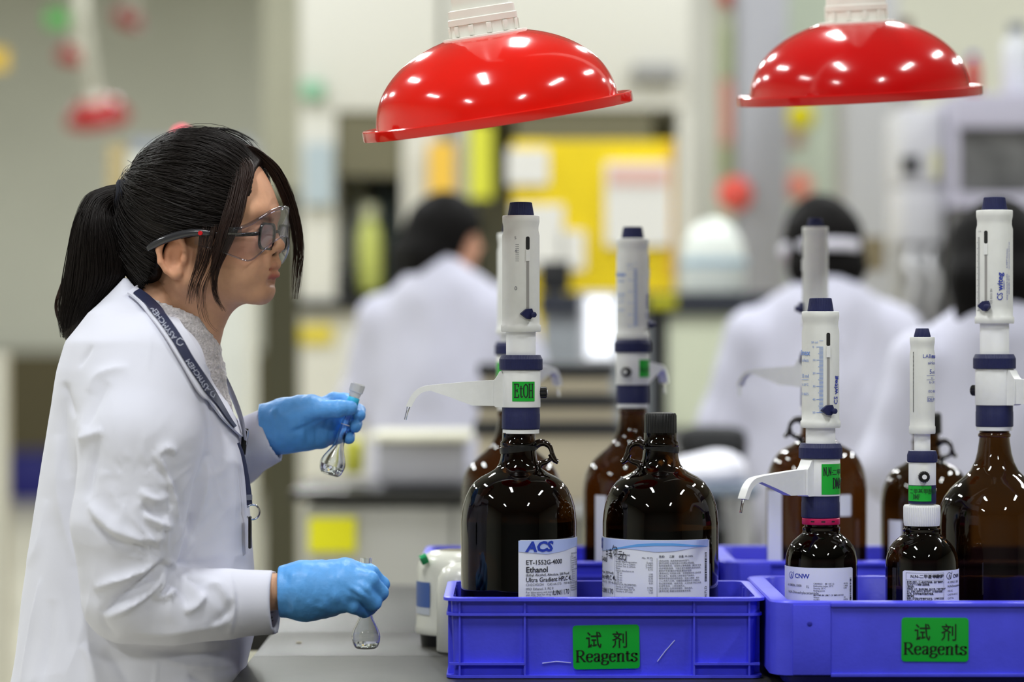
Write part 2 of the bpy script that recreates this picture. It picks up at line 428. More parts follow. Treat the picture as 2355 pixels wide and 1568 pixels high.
o = pbox('display_panel', 1455, 1560, 148, 186, 11.95, .045, mat('display_grey', (140, 140, 140), .4), None, .004); tag(o, 'small grey display panel high on the wide pale cupboard', 'display')
o = pbox('exit_sign', 692, 742, 186, 226, 11.95, .045, mat('sign_green', (130, 180, 150), .5), None, .004); tag(o, 'small pale green sign on the left cupboard panel', 'sign')
o = pbox('notice_board', 700, 765, 330, 470, 11.95, .04, mat('notice_bluegrey', (168, 182, 190), .5), None); tag(o, 'pale blue notice on the left post of the pale cupboard', 'notice')
o = pbox('hanging_tag', 984, 1046, 326, 452, 11.94, .024, ORNG, None); tag(o, 'orange hanging card beside the grey post, above the woman with loose hair', 'card')
o = pbox('hanging_tag', 1078, 1132, 285, 455, 11.94, .024, LIME, None); tag(o, 'lime green hanging card right of the grey post', 'card')
o = pbox('yellow_label', 690, 765, 748, 790, 11.986, .0155, mat('mustard_label', (210, 192, 60), .5), None); tag(o, 'mustard yellow label on the base of the left fume cupboard', 'label')
# objects standing in the left cupboard
def flask_bg(label, px, y0, y1, d, wpx, col, capc=None, cat='bottle', name='reagent_jar', group=None, prof=None):
    c = P(px, y1, d); k = d / F; h = (y1 - y0) * k; r = wpx / 2 * k
    root = thing(name, label, cat, c, group)
    m = mat('jar_%d_%d_%d' % col, col, .35)
    prof = prof or [(r * .92, 0), (r, h * .03), (r, h * .62), (r * .8, h * .74), (r * .5, h * .8), (r * .5, h * .86)]
    MB().lathe(prof, c, 24).build('jar_body', m, root, angle=40)
    MB().lathe([(r * .62, h * .85), (r * .62, h * .99), (r * .55, h)], c, 20).build('jar_cap', mat('cap_%d' % hash(capc or col) if 0 else 'cap_%s' % '_'.join(map(str, capc or col)), capc or col, .4), root)
    return root
yS = 666
flask_bg('white plastic jar at the left in the pale fume cupboard', 822, 420, yS, 12.5, 66, (222, 224, 216), (200, 204, 196))
flask_bg('lime labelled bottle beside the white jar in the pale fume cupboard', 850, 470, yS + 6, 12.15, 56, (196, 204, 110), (220, 222, 190))
flask_bg('dark capped black bottle behind the hair of the standing woman', 886, 412, yS, 12.3, 64, (60, 70, 70), (40, 46, 50))
o = pbox('power_unit', 774, 816, 616, 689, 12.03, .25, DARK, None, .02); tag(o, 'black power unit on the worktop of the left fume cupboard', 'power unit')
flask_bg('pale round jar right of the dark bottle, above the woman with loose hair', 962, 396, 480, 11.8, 70, (216, 210, 196), (222, 216, 204)) if 0 else None
# ---- yellow safety cabinet with papers
cy = thing('safety_cabinet', 'bright yellow chemical safety cabinet with white papers stuck on it', 'cabinet', (P(1366, 0, 10.5).x, 10.5, 0))
pbox('cabinet_body', 1178, 1552, 322, 3000, 10.5, .5, YEL, cy, zfloor=True)
for q in ((1166, 1262, 342, 424, .9), (1180, 1296, 470, 620, .9), (1392, 1542, 372, 566, .9)):
    s = pbox('paper_sheet', q[0], q[1], q[2], q[3], 10.47, .028, WHT, cy)
pbox('paper_heading', 1402, 1534, 384, 425, 10.465, .004, mat('pink_heading', (232, 190, 180), .6), cy)
pbox('paper_sheet', 1290, 1345, 530, 620, 10.47, .028, WHT, cy)
pbox('door_trim', 1540, 1552, 330, 640, 10.48, .018, mat('orange_yellow', (226, 172, 60), .5), cy)
# ---- posts and columns
o = pbox('service_post', 1040, 1082, 240, 689.5, 11.965, .034, GREYP, None); tag(o, 'thin grey post between the orange and lime cards', 'post')
struct(pbox('trim_1', 1584, 1645, -200, 1000, 14, .3, LG, None, zfloor=True))
struct(pbox('trim_2', 1700, 1812, -300, 1000, 12, .4, BG, None, zfloor=True))
struct(pbox('trim_3', 1944, 2066, -300, 1000, 11, .4, GREYP, None, zfloor=True))
struct(pbox('trim_4', 1645, 1700, -300, 1000, 15, .2, mat('wall_greenish', (178, 180, 160), .6), None, zfloor=True))
struct(pbox('trim_5', 1812, 1944, -300, 1000, 14, .2, mat('wall_mint', (190, 200, 186), .6), None, zfloor=True))
struct(pbox('trim_6', 2066, 2600, -400, 1000, 13.5, .2, mat('wall_cream', (216, 216, 200), .6), None, zfloor=True))
struct(pbox('trim_7', 604, 690, 440, 3000, 14, .5, OLIVE, None, zfloor=True))  # solid dark box in place of a door gap and its shade
struct(pbox('trim_8', 604, 690, -400, 439, 14, .5, mat('wall_olive', (176, 175, 156), .6), None))
# dark skirting and navy boxes against the far wall
struct(MB().box((XL + .01, YB - .25, .0), (-2.1, YB - .001, 1.25)).build('baseboard_back', mat('skirting_olive', (96, 88, 62), .7), None))
NV = mat('navy_box', (26, 26, 110), .5)
for i, (a, b) in enumerate(((-50, -4), (16, 116))):
    r = thing('storage_box', ['navy storage box on the far floor cut by the left edge', 'navy storage box on the far floor behind her back'][i], 'box', P((a + b) / 2, 1110, 24))
    p0, p1 = P(a, 1110, 24), P(b, 1040, 24)
    MB().box((p0.x, 24, 0), (p1.x, 24.6, p1.z - .03), .02).build('box_body', NV, r); MB().box((p0.x - .02, 23.98, p1.z - .029), (p1.x + .02, 24.62, p1.z), .01).build('box_lid', NV, r)
# white post at the extreme left
struct(pbox('trim_9', -30, 12, 810, 1700, 9, .1, mat('pale_post', (200, 198, 186), .5), None))
# ---- cabinet behind her head: grey-blue top, beige edge, pink beacon
cb = thing('tall_cabinet', 'white cabinet with beige side and grey blue top behind her ponytail', 'cabinet', (P(320, 0, 9).x, 9, 0))
pbox('cabinet_front', 292, 560, 345, 3000, 9, .5, mat('cabinet_white', (222, 224, 216), .5), cb, zfloor=True)
pbox('cabinet_side', 245, 291, 330, 3000, 9.01, .48, mat('cabinet_beige', (188, 172, 130), .5), cb, zfloor=True)
pbox('cabinet_top', 300, 570, 312, 344, 8.99, .5, mat('cabinet_greyblue', (158, 164, 172), .5), cb)
c = P(418, 311.5, 5.2); bk = thing('warning_beacon', 'round pink beacon showing just above her hair', 'beacon', c)
bk.location = P(418, 345, 5.2)
MB().lathe([(.027, -.02), (.027, .012), (.024, .028), (.015, .042), (.003, .047)], P(418, 345, 5.2), 32).build('beacon_dome', mat('beacon_pink', (248, 92, 112), .5), bk, angle=60)
MB().tube([P(418, 372, 5.2), Vector((P(418, 0, 5.2).x, 5.2, .02))], .016, 16).build('beacon_pole', LG, bk)
MB().lathe([(.12, 0), (.12, .018), (.02, .022)], (P(418, 0, 5.2).x, 5.2, .001), 32).build('pole_base', GREYP, bk)
# ---- middle bench with drawers, yellow label, trays on it
mb_ = thing('lab_bench', 'grey lab bench with black top edge in the middle distance', 'bench', (P(870, 0, 7.45).x, 7.45, 0))
yb0 = 7.42
pbox('worktop', 668, 1500, 1129, 1154, yb0, .75, mat('middle_worktop', (46, 46, 44), .3), mb_, .004)
pbox('drawer_front', 700, 1040, 1166, 1460, yb0 + .03, .6, mat('bench_grey', (184, 184, 180), .5), mb_, .004)
pbox('drawer_front', 1046, 1500, 1166, 1460, yb0 + .03, .6, mat('bench_grey', (184, 184, 180), .5), mb_, .004)
pbox('plinth', 700, 1500, 1462, 3000, yb0 + .06, .5, GREYP, mb_, zfloor=True)
o = pbox('yellow_label', 710, 818, 1190, 1270, yb0 + .012, .017, YLAB, None); tag(o, 'square yellow label on the drawer front of the middle bench', 'label')
zt = P(0, 1129, yb0).z
def on_bench(name, label, cat, x0, x1, y0, y1, d, depth, m, lid=None):
    c = P((x0 + x1) / 2, y1, d); r = thing(name, label, cat, (c.x, d, zt + .001)); a = P(x0, y1, d); b = P(x1, y0, d)
    h = b.z - a.z
    mbx = MB(); t = .008
    z0 = max(a.z, zt + .001)
    mbx.box((a.x, d, z0), (b.x, d + depth, b.z - (.02 if lid else 0)), .012); mbx.build('tray_body', m, r)
    if lid: MB().box((a.x - .02, d - .02, b.z - .0195), (b.x + .02, d + depth + .02, b.z), .008).build('tray_lid', lid, r)
    return r
CRM = mat('cream_plastic', (218, 216, 196), .5)
on_bench('sample_tray', 'lavender grey tray with cream lid on the middle bench', 'tray', 868, 1068, 998, 1112, 7.5, .4, mat('tray_lavender', (172, 172, 180), .5), CRM)
on_bench('card_box', 'small yellow green box beside the far gloved hand', 'box', 790, 832, 1012, 1090, 7.62, .12, mat('box_yellowgreen', (190, 190, 70), .5))
# ---- stacked beige trays, black case, paper between the jugs
BEI = mat('tray_beige', (178, 168, 146), .6); 
st = [(1098, 1420, 1000, 1118, BEI), (1100, 1416, 936, 985, BEI), (1108, 1404, 866, 910, BEI)]
zz = zt + .001
for i, (x0, x1, y0, y1, m) in enumerate(st):
    dd = 6.9
    a = P(x0, y1, dd); b = P(x1, y0, dd); z1 = b.z; r = thing('specimen_drawer', ['beige specimen drawer at the bottom of the stack between the jugs', 'beige specimen drawer in the middle of the stack between the jugs', 'topmost beige specimen drawer of the stack between the jugs'][i], 'drawer', ((a.x + b.x) / 2, dd, zz))
    MB().box((a.x, dd, zz), (b.x, dd + .45, z1), .008).build('drawer_body', m, r)
    MB().box((a.x - .01, dd - .01, z1 + .0005), (b.x + .01, dd + .46, z1 + .03), .006).build('drawer_lip', DARK, r)
    zz = z1 + .031
r = thing('steel_table', 'low steel table carrying the beige drawers', 'table', (P(1260, 0, 6.9).x, 7.1, 0)); xa, xb = P(1085, 0, 6.85).x, P(1430, 0, 6.85).x
MB().box((xa, 6.86, zt - .03), (xb, 7.39, zt)).build('tabletop', GREYP, r)
for x in (xa + .02, xb - .05):
    for y in (6.88, 7.33): MB().box((x, y, 0), (x + .03, y + .03, zt - .0305)).build('leg', GREYP, r)
# ---- counter, monitor, bright screen at the back centre
ct = thing('island_counter', 'dark topped counter with pale green front behind the middle jug', 'counter', (P(1640, 0, 9.3).x, 9.3, 0))
pbox('worktop', 1240, 1800, 672, 722, 9.3, .7, mat('counter_black', (44, 48, 58), .35), ct, .005)
pbox('front_panel', 1536, 1790, 723, 980, 9.34, .6, mat('counter_palegreen', (212, 218, 194), .5), ct)
pbox('front_panel', 1250, 1494, 723, 980, 9.34, .6, mat('counter_grey', (150, 156, 162), .5), ct)
pbox('leg_panel', 1496, 1534, 723, 3000, 9.33, .6, DARK, ct, zfloor=True)
pbox('plinth', 1250, 1790, 981, 3000, 9.38, .5, GREYP, ct, zfloor=True)
o = pbox('yellow_label', 1492, 1556, 680, 708, 9.284, .0155, mat('olive_label', (186, 184, 20), .5), None); tag(o, 'flat yellow label on the edge of the dark counter', 'label')
zc = P(0, 672, 9.3).z
mo = thing('desktop_monitor', 'black desktop monitor on the dark counter right of the EtOH dispenser', 'monitor', (P(1280, 0, 9.4).x, 9.45, zc))
pbox('monitor_body', 1240, 1312, 600, 668, 9.4, .06, DARK, mo, .004); 
p = P(1276, 672, 9.43); MB().box((p.x - .03, 9.42, zc + .0005), (p.x + .03, 9.46, zc + .05)).build('monitor_stand', DARK, mo)
ls = thing('lit_screen', 'tall bright screen glowing white beside the middle dispenser', 'screen', (P(1380, 0, 8.8).x, 8.8, 0))
a, b = P(1350, 822, 8.8), P(1412, 684, 8.8)
MB().box((a.x, 8.8, a.z), (b.x, 8.84, b.z)).build('screen_glass', mat('screen_glow', (244, 248, 255), .4, emit=1.0), ls)
MB().box((a.x - .02, 8.841, a.z - .02), (b.x + .02, 8.88, b.z + .02)).build('screen_case', GREYP, ls)
MB().box((a.x + .02, 8.845, 0), (b.x - .02, 8.875, a.z - .0205)).build('screen_stand', DARK, ls)
bs = thing('swivel_chair', 'black swivel chair back right of the capped jug', 'chair', (P(1640, 0, 7.0).x, 7.1, 0))
a, b = P(1560, 1064, 7.0), P(1724, 980, 7.0)
mbx = MB().box((a.x, 7.0, a.z), (b.x, 7.1, b.z), .04); mbx.build('backrest', DARK, bs)
MB().box((a.x, 6.75, a.z - .22), (b.x, 7.2, a.z - .14), .03).build('seat', DARK, bs)
MB().box(((a.x + b.x) / 2 - .03, 7.08, a.z - .2), ((a.x + b.x) / 2 + .03, 7.13, a.z + .05)).build('back_bar', DARK, bs)
MB().tube([((a.x + b.x) / 2, 7.0, .05), ((a.x + b.x) / 2, 7.0, a.z - .22)], .03, 12).build('pedestal', GREYP, bs)
MB().lathe([(.25, 0), (.25, .03), (.04, .05)], ((a.x + b.x) / 2, 7.0, .001), 20).build('base', DARK, bs)
d_ = 6.3
sd = thing('side_table', 'low table with folded white cloth in front of the black chair', 'table', (P(1640, 0, d_).x, d_ + .2, 0))
a, b = P(1470, 1140, d_), P(1745, 1118, d_)
MB().box((a.x, d_, a.z), (b.x, d_ + .42, b.z), .004).build('tabletop', mat('table_bluegrey', (120, 132, 150), .5), sd)
for x in (a.x + .01, b.x - .04):
    for y in (d_ + .01, d_ + .38): MB().box((x, y, 0), (x + .03, y + .03, a.z - .0005)).build('leg', GREYP, sd)
f = Field((P(1560, 0, d_).x - .02, d_ - .02, b.z - .02), (P(1735, 0, d_).x + .05, d_ + .4, b.z + .12), .01)
cc = (P(1640, 0, d_).x, d_ + .19, b.z + .018)
f.ell(cc, (.082, .14, .045), .0).ell((cc[0] + .03, cc[1] - .02, cc[2] + .012), (.055, .1, .042), .03).ell((cc[0] - .05, cc[1], cc[2]), (.06, .12, .03), .03)
f.half((0, 0, b.z + .001), (0, 0, -1)); V, Q = f.mesh()
tag(mesh_obj('folded_cloth', V, Q, mat('cloth_white', (222, 222, 232), .8), None, angle=None), 'crumpled white cloth on the low table by the black chair', 'cloth')
# ---- white dome device on the counter, decorations, right hand instruments
wd = thing('centrifuge', 'white domed centrifuge on the counter below the red rosette', 'centrifuge', P(1640, 672, 9.6))
k = 9.6 / F; c = P(1640, 672, 9.6); c.z = zc + .001
MB().lathe([(70 * k, 0), (74 * k, .02), (74 * k, 80 * k), (66 * k, 120 * k), (45 * k, 155 * k), (15 * k, 170 * k), (2 * k, 171 * k)], c, 40).build('housing', mat('device_white', (226, 232, 226), .4), wd, angle=60)
MB().lathe([(76 * k, 60 * k), (77 * k, 62 * k), (77 * k, 78 * k), (76 * k, 80 * k)], c, 40).build('lid_band', mat('device_bluish', (176, 200, 214), .4), wd, angle=60)
def rosette(label, px, py, d, rpx, col, col2):
    c = P(px, py, d); R = rpx * d / F; r = thing('paper_rosette', label, 'decoration', c)
    M = Matrix.Translation(c) @ Matrix.Rotation(math.radians(90), 4, 'X'); mb = MB(); V = []; Fc = []; n = 36
    for i in range(n):
        a = 2 * math.pi * i / n; q = 1 if i % 2 else .9
        V += [(R * q * math.cos(a), R * q * math.sin(a), .02 if i % 2 else 0), (R * .5 * math.cos(a), R * .5 * math.sin(a), .04)]
    for i in range(n): i2 = (i + 1) % n; Fc.append((2 * i, 2 * i2, 2 * i2 + 1, 2 * i + 1))
    Fc.append(tuple(2 * i + 1 for i in range(n))); mb.add(V, Fc, M); mb.build('outer_fan', mat('rosette_%d_%d_%d' % col, col, .6), r, smooth=False)
    MB().lathe([(R * .48, .041), (R * .3, .07), (0.001, .08)], (0, 0, 0), 20, M=M).build('centre_bud', mat('rosette_%d_%d_%d' % col2, col2, .6), r)
    return r
rosette('coral red paper rosette left of the blue grey column', 1690, 446, 11.998, 42, (236, 110, 96), (236, 90, 84))
rosette('peach paper rosette with coral centre between the columns', 1836, 428, 13.998, 34, (238, 178, 160), (240, 110, 96))
rosette('yellow paper rosette just under the second red hood', 1840, 268, 13.998, 34, (236, 224, 20), (230, 214, 10))
rosette('dull pink paper rosette under the yellow rosette', 1832, 322, 13.998, 18, (196, 150, 140), (190, 130, 120))
rosette('red paper rosette cut by the top edge', 1680, -14, 14.998, 32, (206, 60, 50), (190, 40, 40))
gl = thing('paper_garland', 'faded red and green paper strip hanging left of the blue grey column', 'decoration', P(1680, 60, 14.98))
for y0, y1, c in ((60, 180, (150, 158, 120)), (185, 330, (198, 130, 116)), (335, 400, (140, 146, 100))): pbox('paper_strip', 1660, 1698, y0, y1, 14.975, .024, mat('strip_%d_%d_%d' % c, c, .6), gl)
# instruments at the right
ins = thing('analyser_tower', 'tall white analyser with small black screen right of the grey column', 'analyser', (P(2135, 0, 9.4).x, 9.4, 0))
pbox('upper_module', 2072, 2170, 246, 420, 9.4, .4, mat('device_white2', (216, 216, 222), .45), ins, .01)
pbox('lower_module', 2076, 2170, 422, 560, 9.42, .4, mat('device_white2', (216, 216, 222), .45), ins, .01)
pbox('base_module', 2080, 2158, 562, 3000, 9.5, .3, mat('device_grey', (176, 176, 180), .5), ins, zfloor=True)
pbox('display', 2074, 2114, 360, 398, 9.385, .014, DARK, ins); pbox('status_label', 2144, 2162, 348, 408, 9.385, .014, mat('pale_yellow', (220, 218, 170), .5), ins)
pbox('control_box', 1988, 2036, 545, 622, 9.4, .2, mat('box_brown', (124, 112, 84), .5), ins)
tb = []
for i, (x, y) in enumerate(((2098, 640), (2120, 630), (2144, 645))):
    pts = [P(x, 575, 9.36), P(x - 8, 610, 9.3), P(x + 10, y, 9.3), P(x - 4, y + 60, 9.35), P(x + 2, y + 90, 9.45)]
    MB().tube([Vector(p) for p in spline(pts, 5)], .012, 8).build('flexible_hose', mat('hose_grey%d' % (i % 2), [(226, 226, 230), (120, 120, 122)][i % 2], .4), ins, angle=60)
rk = thing('instrument_rack', 'lavender instrument cabinet with dark glass doors at the right edge', 'cabinet', (P(2300, 0, 9.2).x, 9.2, 0))
pbox('top_panel', 2196, 2500, 214, 292, 9.2, .5, LAV, rk, .008); pbox('shelf_panel', 2196, 2500, 444, 476, 9.2, .5, LAV, rk, .008); pbox('side_panel', 2196, 2206, 293, 443, 9.2, .5, LAV, rk)
pbox('glass_door', 2205, 2500, 294, 442, 9.25, .4, mat('rack_dark', (104, 104, 104), .35, noise=.4, nscale=14), rk); pbox('lower_door', 2197, 2500, 477, 760, 9.23, .4, mat('rack_dark2', (86, 84, 82), .4, noise=.3, nscale=9), rk); pbox('plinth', 2197, 2500, 761, 3000, 9.22, .45, LAV, rk, zfloor=True)
flask_bg('purple capped red bottle on top of the lavender cabinet', 2238, 122, 213.5, 9.4, 36, (178, 44, 36), (92, 70, 170))
flask_bg('white jar with grey cap on top of the lavender cabinet', 2338, 52, 213.5, 9.4, 66, (214, 216, 222), (130, 134, 140))
flask_bg('dark brown capped flask behind the second hood', 2082, 44, 245.5, 9.6, 50, (150, 146, 140), (90, 62, 54))
# distant red hoods at the left
hood_list = []
# ------------------------------------------------------------------ the reagent bench
K = FOC / F                   # metres per pixel at the focus distance
BENCH = .900
NAVY = mat('navy_plastic', (31, 35, 76), .45, spec=.35, noise=.08, nscale=300)
WHITEP = mat('white_plastic', (226, 227, 226), .38, noise=.02, nscale=120)
SLEEVE = mat('sleeve_plastic', (214, 215, 212), .42, noise=.03, nscale=60)
PORC = mat('plunger_ptfe', (240, 241, 243), .3)
BLACKP = mat('black_plastic', (14, 14, 15), .35, noise=.1, nscale=200)
BLUE = mat('blue_crate_plastic', (76, 79, 228), .36, noise=.07, nscale=25, bump=.12, bscale=220)
PAPER = mat('label_paper', (226, 229, 238), .45)
INK = mat('black_ink', (22, 22, 28), .6)
GINK = mat('grey_ink', (112, 114, 122), .6)
BINK = mat('blue_ink', (40, 58, 160), .6)
LINK = mat('light_blue_ink', (120, 150, 214), .6)
GREEN = mat('green_tag', (22, 166, 50), .35)
AMBER = tint_glass('amber_glass', (.25, .15, .06), 1.42, .03)
AMBERR = tint_glass('amber_glass_brown', (.28, .15, .055), 1.42, .03)
AMBERD = tint_glass('amber_glass_dark', (.21, .122, .045), 1.42, .03)
SOLVENT = tint_glass('dark_solvent', (.40, .34, .26), 1.1, .1)
CLEAR = mat('clear_glass', (250, 252, 253), .015, trans=1, ior=1.45)
PINK = mat('crimson_ring', (196, 28, 84), .4)
def patch(name, m, parent, c, R, a0, a1, z0, z1, th=.0006, n=24, corner=0):
    """a thin curved slab lying on an upright cylinder: angles from the camera side, + to the right"""
    mb = MB(); V = []; Fc = []
    for rr in (R, R + th):
        for i in range(n + 1):
            a = a0 + (a1 - a0) * i / n
            e = min(i, n - i) / n * (a1 - a0) * R
            cut = corner - math.sqrt(max(0, corner ** 2 - (corner - e) ** 2)) if corner and e < corner else 0
            for z in (z0 + cut, z1 - cut): V.append((c[0] + rr * math.sin(a), c[1] - rr * math.cos(a), c[2] + z))
    o = 2 * (n + 1)
    for i in range(n):
        a = 2 * i
        Fc += [(o + a, o + a + 2, o + a + 3, o + a + 1), (a, a + 1, a + 3, a + 2), (a, a + 2, o + a + 2, o + a), (a + 1, o + a + 1, o + a + 3, a + 3)]
    Fc += [(0, o, o + 1, 1), (2 * n, 2 * n + 1, o + 2 * n + 1, o + 2 * n)]
    mb.add(V, Fc)
    return mb.build(name, m, parent, angle=50)
def knurl(prof, c, n, depth, seg=3):
    """a lathe whose side is finely grooved"""
    mb = MB(); N = n * seg; V = []; Fc = []
    for r, z in prof:
        for i in range(N):
            a = 2 * math.pi * i / N; rr = r - (depth if i % seg == 0 else 0)
            V.append((c[0] + rr * math.cos(a), c[1] + rr * math.sin(a), c[2] + z))
    for j in range(len(prof) - 1):
        for i in range(N):
            i2 = (i + 1) % N; Fc.append((j * N + i, j * N + i2, (j + 1) * N + i2, (j + 1) * N + i))
    Fc += [tuple(reversed(range(N))), tuple((len(prof) - 1) * N + i for i in range(N))]
    return mb.add(V, Fc)
JUG = [(0, 1530), (118, 1530), (128, 1526), (132, 1517), (133, 1500), (133, 1200), (131, 1180), (128, 1162), (122, 1143), (113, 1124), (101, 1108), (86, 1097), (68, 1088), (54, 1079), (46, 1068), (42, 1055), (40, 1040), (39, 1030), (42, 1027), (42, 1018), (38, 1014), (38, 996), (33, 994), (32, 1000)]
TALL = [(0, 1530), (118, 1530), (126, 1526), (131, 1517), (132, 1500), (132, 1215), (130, 1192), (126, 1172), (117, 1152), (104, 1134), (88, 1118), (70, 1104), (56, 1090), (46, 1070), (40, 1048), (36, 1022), (35, 1012), (38, 1010), (38, 1004), (35, 1002), (35, 996), (30, 994), (29, 1002)]
LITRE = [(0, 1530), (72, 1530), (80, 1526), (83, 1518), (83, 1500), (83, 1300), (82, 1284), (79, 1270), (73, 1256), (65, 1245), (54, 1235), (45, 1228), (42, 1222), (43, 1218), (43, 1213), (39, 1211), (39, 1200), (34, 1198), (33, 1204)]
def bottle_glass(root, cx, cy, prof, sc, m, dz):
    pr = [(r * K * sc, (1530 - y) * K * (1 if sc == 1 else sc)) for r, y in prof]
    mb = MB().lathe(pr, (cx, cy, dz), 72, cap0=False, cap1=False)
    return mb.build('bottle_glass', m, root, angle=60), pr
def solvent(root, cx, cy, R, z0, z1):
    return MB().lathe([(0, .004), (R * .9, .004), (R * .965, .012), (R * .965, z1), (0, z1)], (cx, cy, z0), 48, False, False).build('solvent', SOLVENT, root, angle=60)
def ring_handle(root, cx, cy, z0, m, side=1, sc=1, yaw=0):
    """the small finger ring moulded on the neck of a jug"""
    pts = [(32, 1030), (46, 1020), (60, 1020), (71, 1028), (76, 1042), (73, 1056), (62, 1063), (50, 1067), (44, 1078), (46, 1088)]
    def w(p): r = p[0] * K * sc * side; return Vector((cx + r * math.cos(yaw), cy + r * math.sin(yaw), z0 + (1530 - p[1]) * K * sc))
    path = [Vector(q) for q in spline([w(p) for p in pts], 6)]
    rad = [(7.5 + 2.5 * math.cos(math.pi * 2 * i / (len(path) - 1))) * K * sc for i in range(len(path))]
    mb = MB().tube(path, rad, 10, up=(0, 1, 0))
    tail = [Vector(q) for q in spline([w(p) for p in [(74, 1044), (79, 1054), (84, 1060), (91, 1064)]], 5)]
    mb.tube(tail, [8 * K * sc * (1 - .35 * i / (len(tail) - 1)) for i in range(len(tail))], 8, up=(0, 1, 0))
    return mb.build('ring_handle', m, root, angle=60)
BIG = dict(navy=(44, 0, 51), block=(45, 51, 136), ring=(50, 136, 171), inner=34, sl=(46, 43), slh=252, col=15, capr=(30, 25.5), caph=31)
SMALL = dict(navy=(31.5, 0, 43), block=(31, 43, 95), ring=(34.5, 95, 121), inner=18.5, sl=(30, 28.5), slh=204, col=16, capr=(19, 15), caph=20)
def dispenser(root, cx, cy, zg, D, ext, phi, a_slot=None, sc=1, stub=True, fine=True, nozzle=True, slot_lo=0, gasket=WHITEP, gr=42, gh=9):
    """bottle-top dispenser; zg: height of the bottle mouth. returns (sleeve radius, z of sleeve foot, z of block foot)"""
    k = K * sc
    if gasket: MB().lathe([(gr * k, 0), (gr * k, gh * k)], (cx, cy, zg), 40).build('gasket_ring', gasket, root)
    z0 = zg + (gh * k if gasket else 0)
    r, a, b = D['navy']; knurl([(r * k * .96, a * k), (r * k, (a + 2) * k), (r * k, (b - 16) * k), (r * k * .985, (b - 14) * k), (r * k * .985, b * k)], (cx, cy, z0), 60, .35 * k).build('screw_adapter', NAVY, root, angle=25)
    r, a, b = D['block']; MB().lathe([(r * k * .99, a * k), (r * k, (a + 2) * k), (r * k, (b - 2) * k), (r * k * .98, b * k)], (cx, cy, z0), 56).build('valve_block', WHITEP, root, angle=50)
    zb = z0 + a * k; Rb = r * k
    r, a, b = D['ring']; knurl([(r * k * .94, a * k), (r * k, (a + 2) * k), (r * k, (b - 10) * k), (r * k * .9, b * k)], (cx, cy, z0), 72, .4 * k).build('clamp_ring', NAVY, root, angle=25)
    zi = z0 + b * k; ri = D['inner'] * k
    MB().lathe([(ri, 0), (ri, (ext + 40) * k)], (cx, cy, zi), 40).build('plunger_barrel', PORC, root)
    zs = zi + ext * k; r0, r1 = D['sl'][0] * k, D['sl'][1] * k; hs = (D['slh'] + D['col']) * k; c = D['col'] * k
    MB().lathe([(r0 * .975, 0), (r0, .002), (r0, c), (r1 * 1.002, c + .0015), (r1, c + .1 * hs), (r1, hs * .83), (r1 * .94, hs * .87), (r1 * .945, hs * .91), (r1 * .99, hs * .945), (r1 * .995, hs - .001), (r1 * .96, hs)], (cx, cy, zs), 56).build('piston_sleeve', SLEEVE, root, angle=50)
    ca, cb = D['capr']; knurl([(ca * k, 0), (ca * k, 3 * k), (cb * k, (D['caph'] - 1.5) * k), (cb * k * .93, D['caph'] * k)], (cx, cy, zs + hs), 40, .6 * k).build('top_cap', NAVY, root, angle=25)
    if a_slot is not None:
        q = lambda px: px * k / r1
        sl0, sl1 = zs + c + 28 * k, zs + hs * .815
        slot = patch('stroke_slot', mat('slot_shadow', (24, 24, 24), .6), root, (cx, cy, 0), r1 * 1.004, a_slot - q(4.4), a_slot + q(4.4), sl1 - 30 * k, sl1, .0004, 4, .0015)
        patch('stroke_window', mat('slot_grey', (150, 148, 146), .5), root, (cx, cy, 0), r1 * 1.004, a_slot - q(3.2), a_slot + q(3.2), sl0, sl1 - 30 * k, .0003, 4)
        patch('stroke_pointer', WHITEP, root, (cx, cy, 0), r1 * 1.006, a_slot - q(4.6), a_slot + q(4.6), sl1 - 56 * k, sl1 - 30 * k, .0011, 4)
        # pointed stop knob at the foot of the slot
        M = Matrix.Translation((cx + math.sin(a_slot) * r1, cy - math.cos(a_slot) * r1, sl0 - 2 * k)) @ Matrix.Rotation(a_slot, 4, 'Z')
        mb = MB()
        mb.prism([(-19 * k, 0), (-6 * k, 11 * k), (8 * k, 12 * k), (11 * k, 4 * k), (11 * k, -6 * k), (4 * k, -12 * k), (-5 * k, -11 * k)], -8 * k, 2 * k, M)
        mb.lathe([(6.5 * k, 0), (6.5 * k, 12 * k), (5 * k, 13 * k)], (9 * k, 0, -7 * k), 14, M=M @ Matrix.Rotation(math.radians(90), 4, 'X') @ Matrix.Translation((0, -2 * k, 12 * k)))
        mb.build('stop_knob', NAVY, root)
    # discharge nozzle in its own plane, then turned about the axis
    if nozzle:
        M = Matrix.Translation((cx, cy, zb)) @ Matrix.Rotation(math.radians(phi), 4, 'Z')
        s = 1 if D is BIG else .75
        def pt(l): return [(x * k * s, z * k * s) for x, z in l]
        mb = MB()
        mb.prism(pt([(34, 0), (58, 0), (62, 3), (62, 62), (58, 66), (53, 74), (49, 82), (45, 83), (41, 74), (34, 64)]), -17 * k * s, 17 * k * s, M)
        top = spline([(62, 62), (100, 60), (150, 56), (205, 51), (232, 45), (250, 30), (262, 8), (264, 2)], 4)
        bot = spline([(252, 0), (248, 8), (240, 22), (226, 34), (208, 38)], 4)
        out = [tuple(p) for p in top] + [tuple(p) for p in bot] + [(160, 22), (112, 4), (62, 3)]
        mb.prism(pt(out), -11 * k * s, 11 * k * s, M)
        nz = mb.build('discharge_nozzle', WHITEP, root, angle=28)
        tp = spline([(257, 6), (260, -6), (263, -16), (266, -29)] if D is BIG else [(258, 6), (258, -30)], 3)
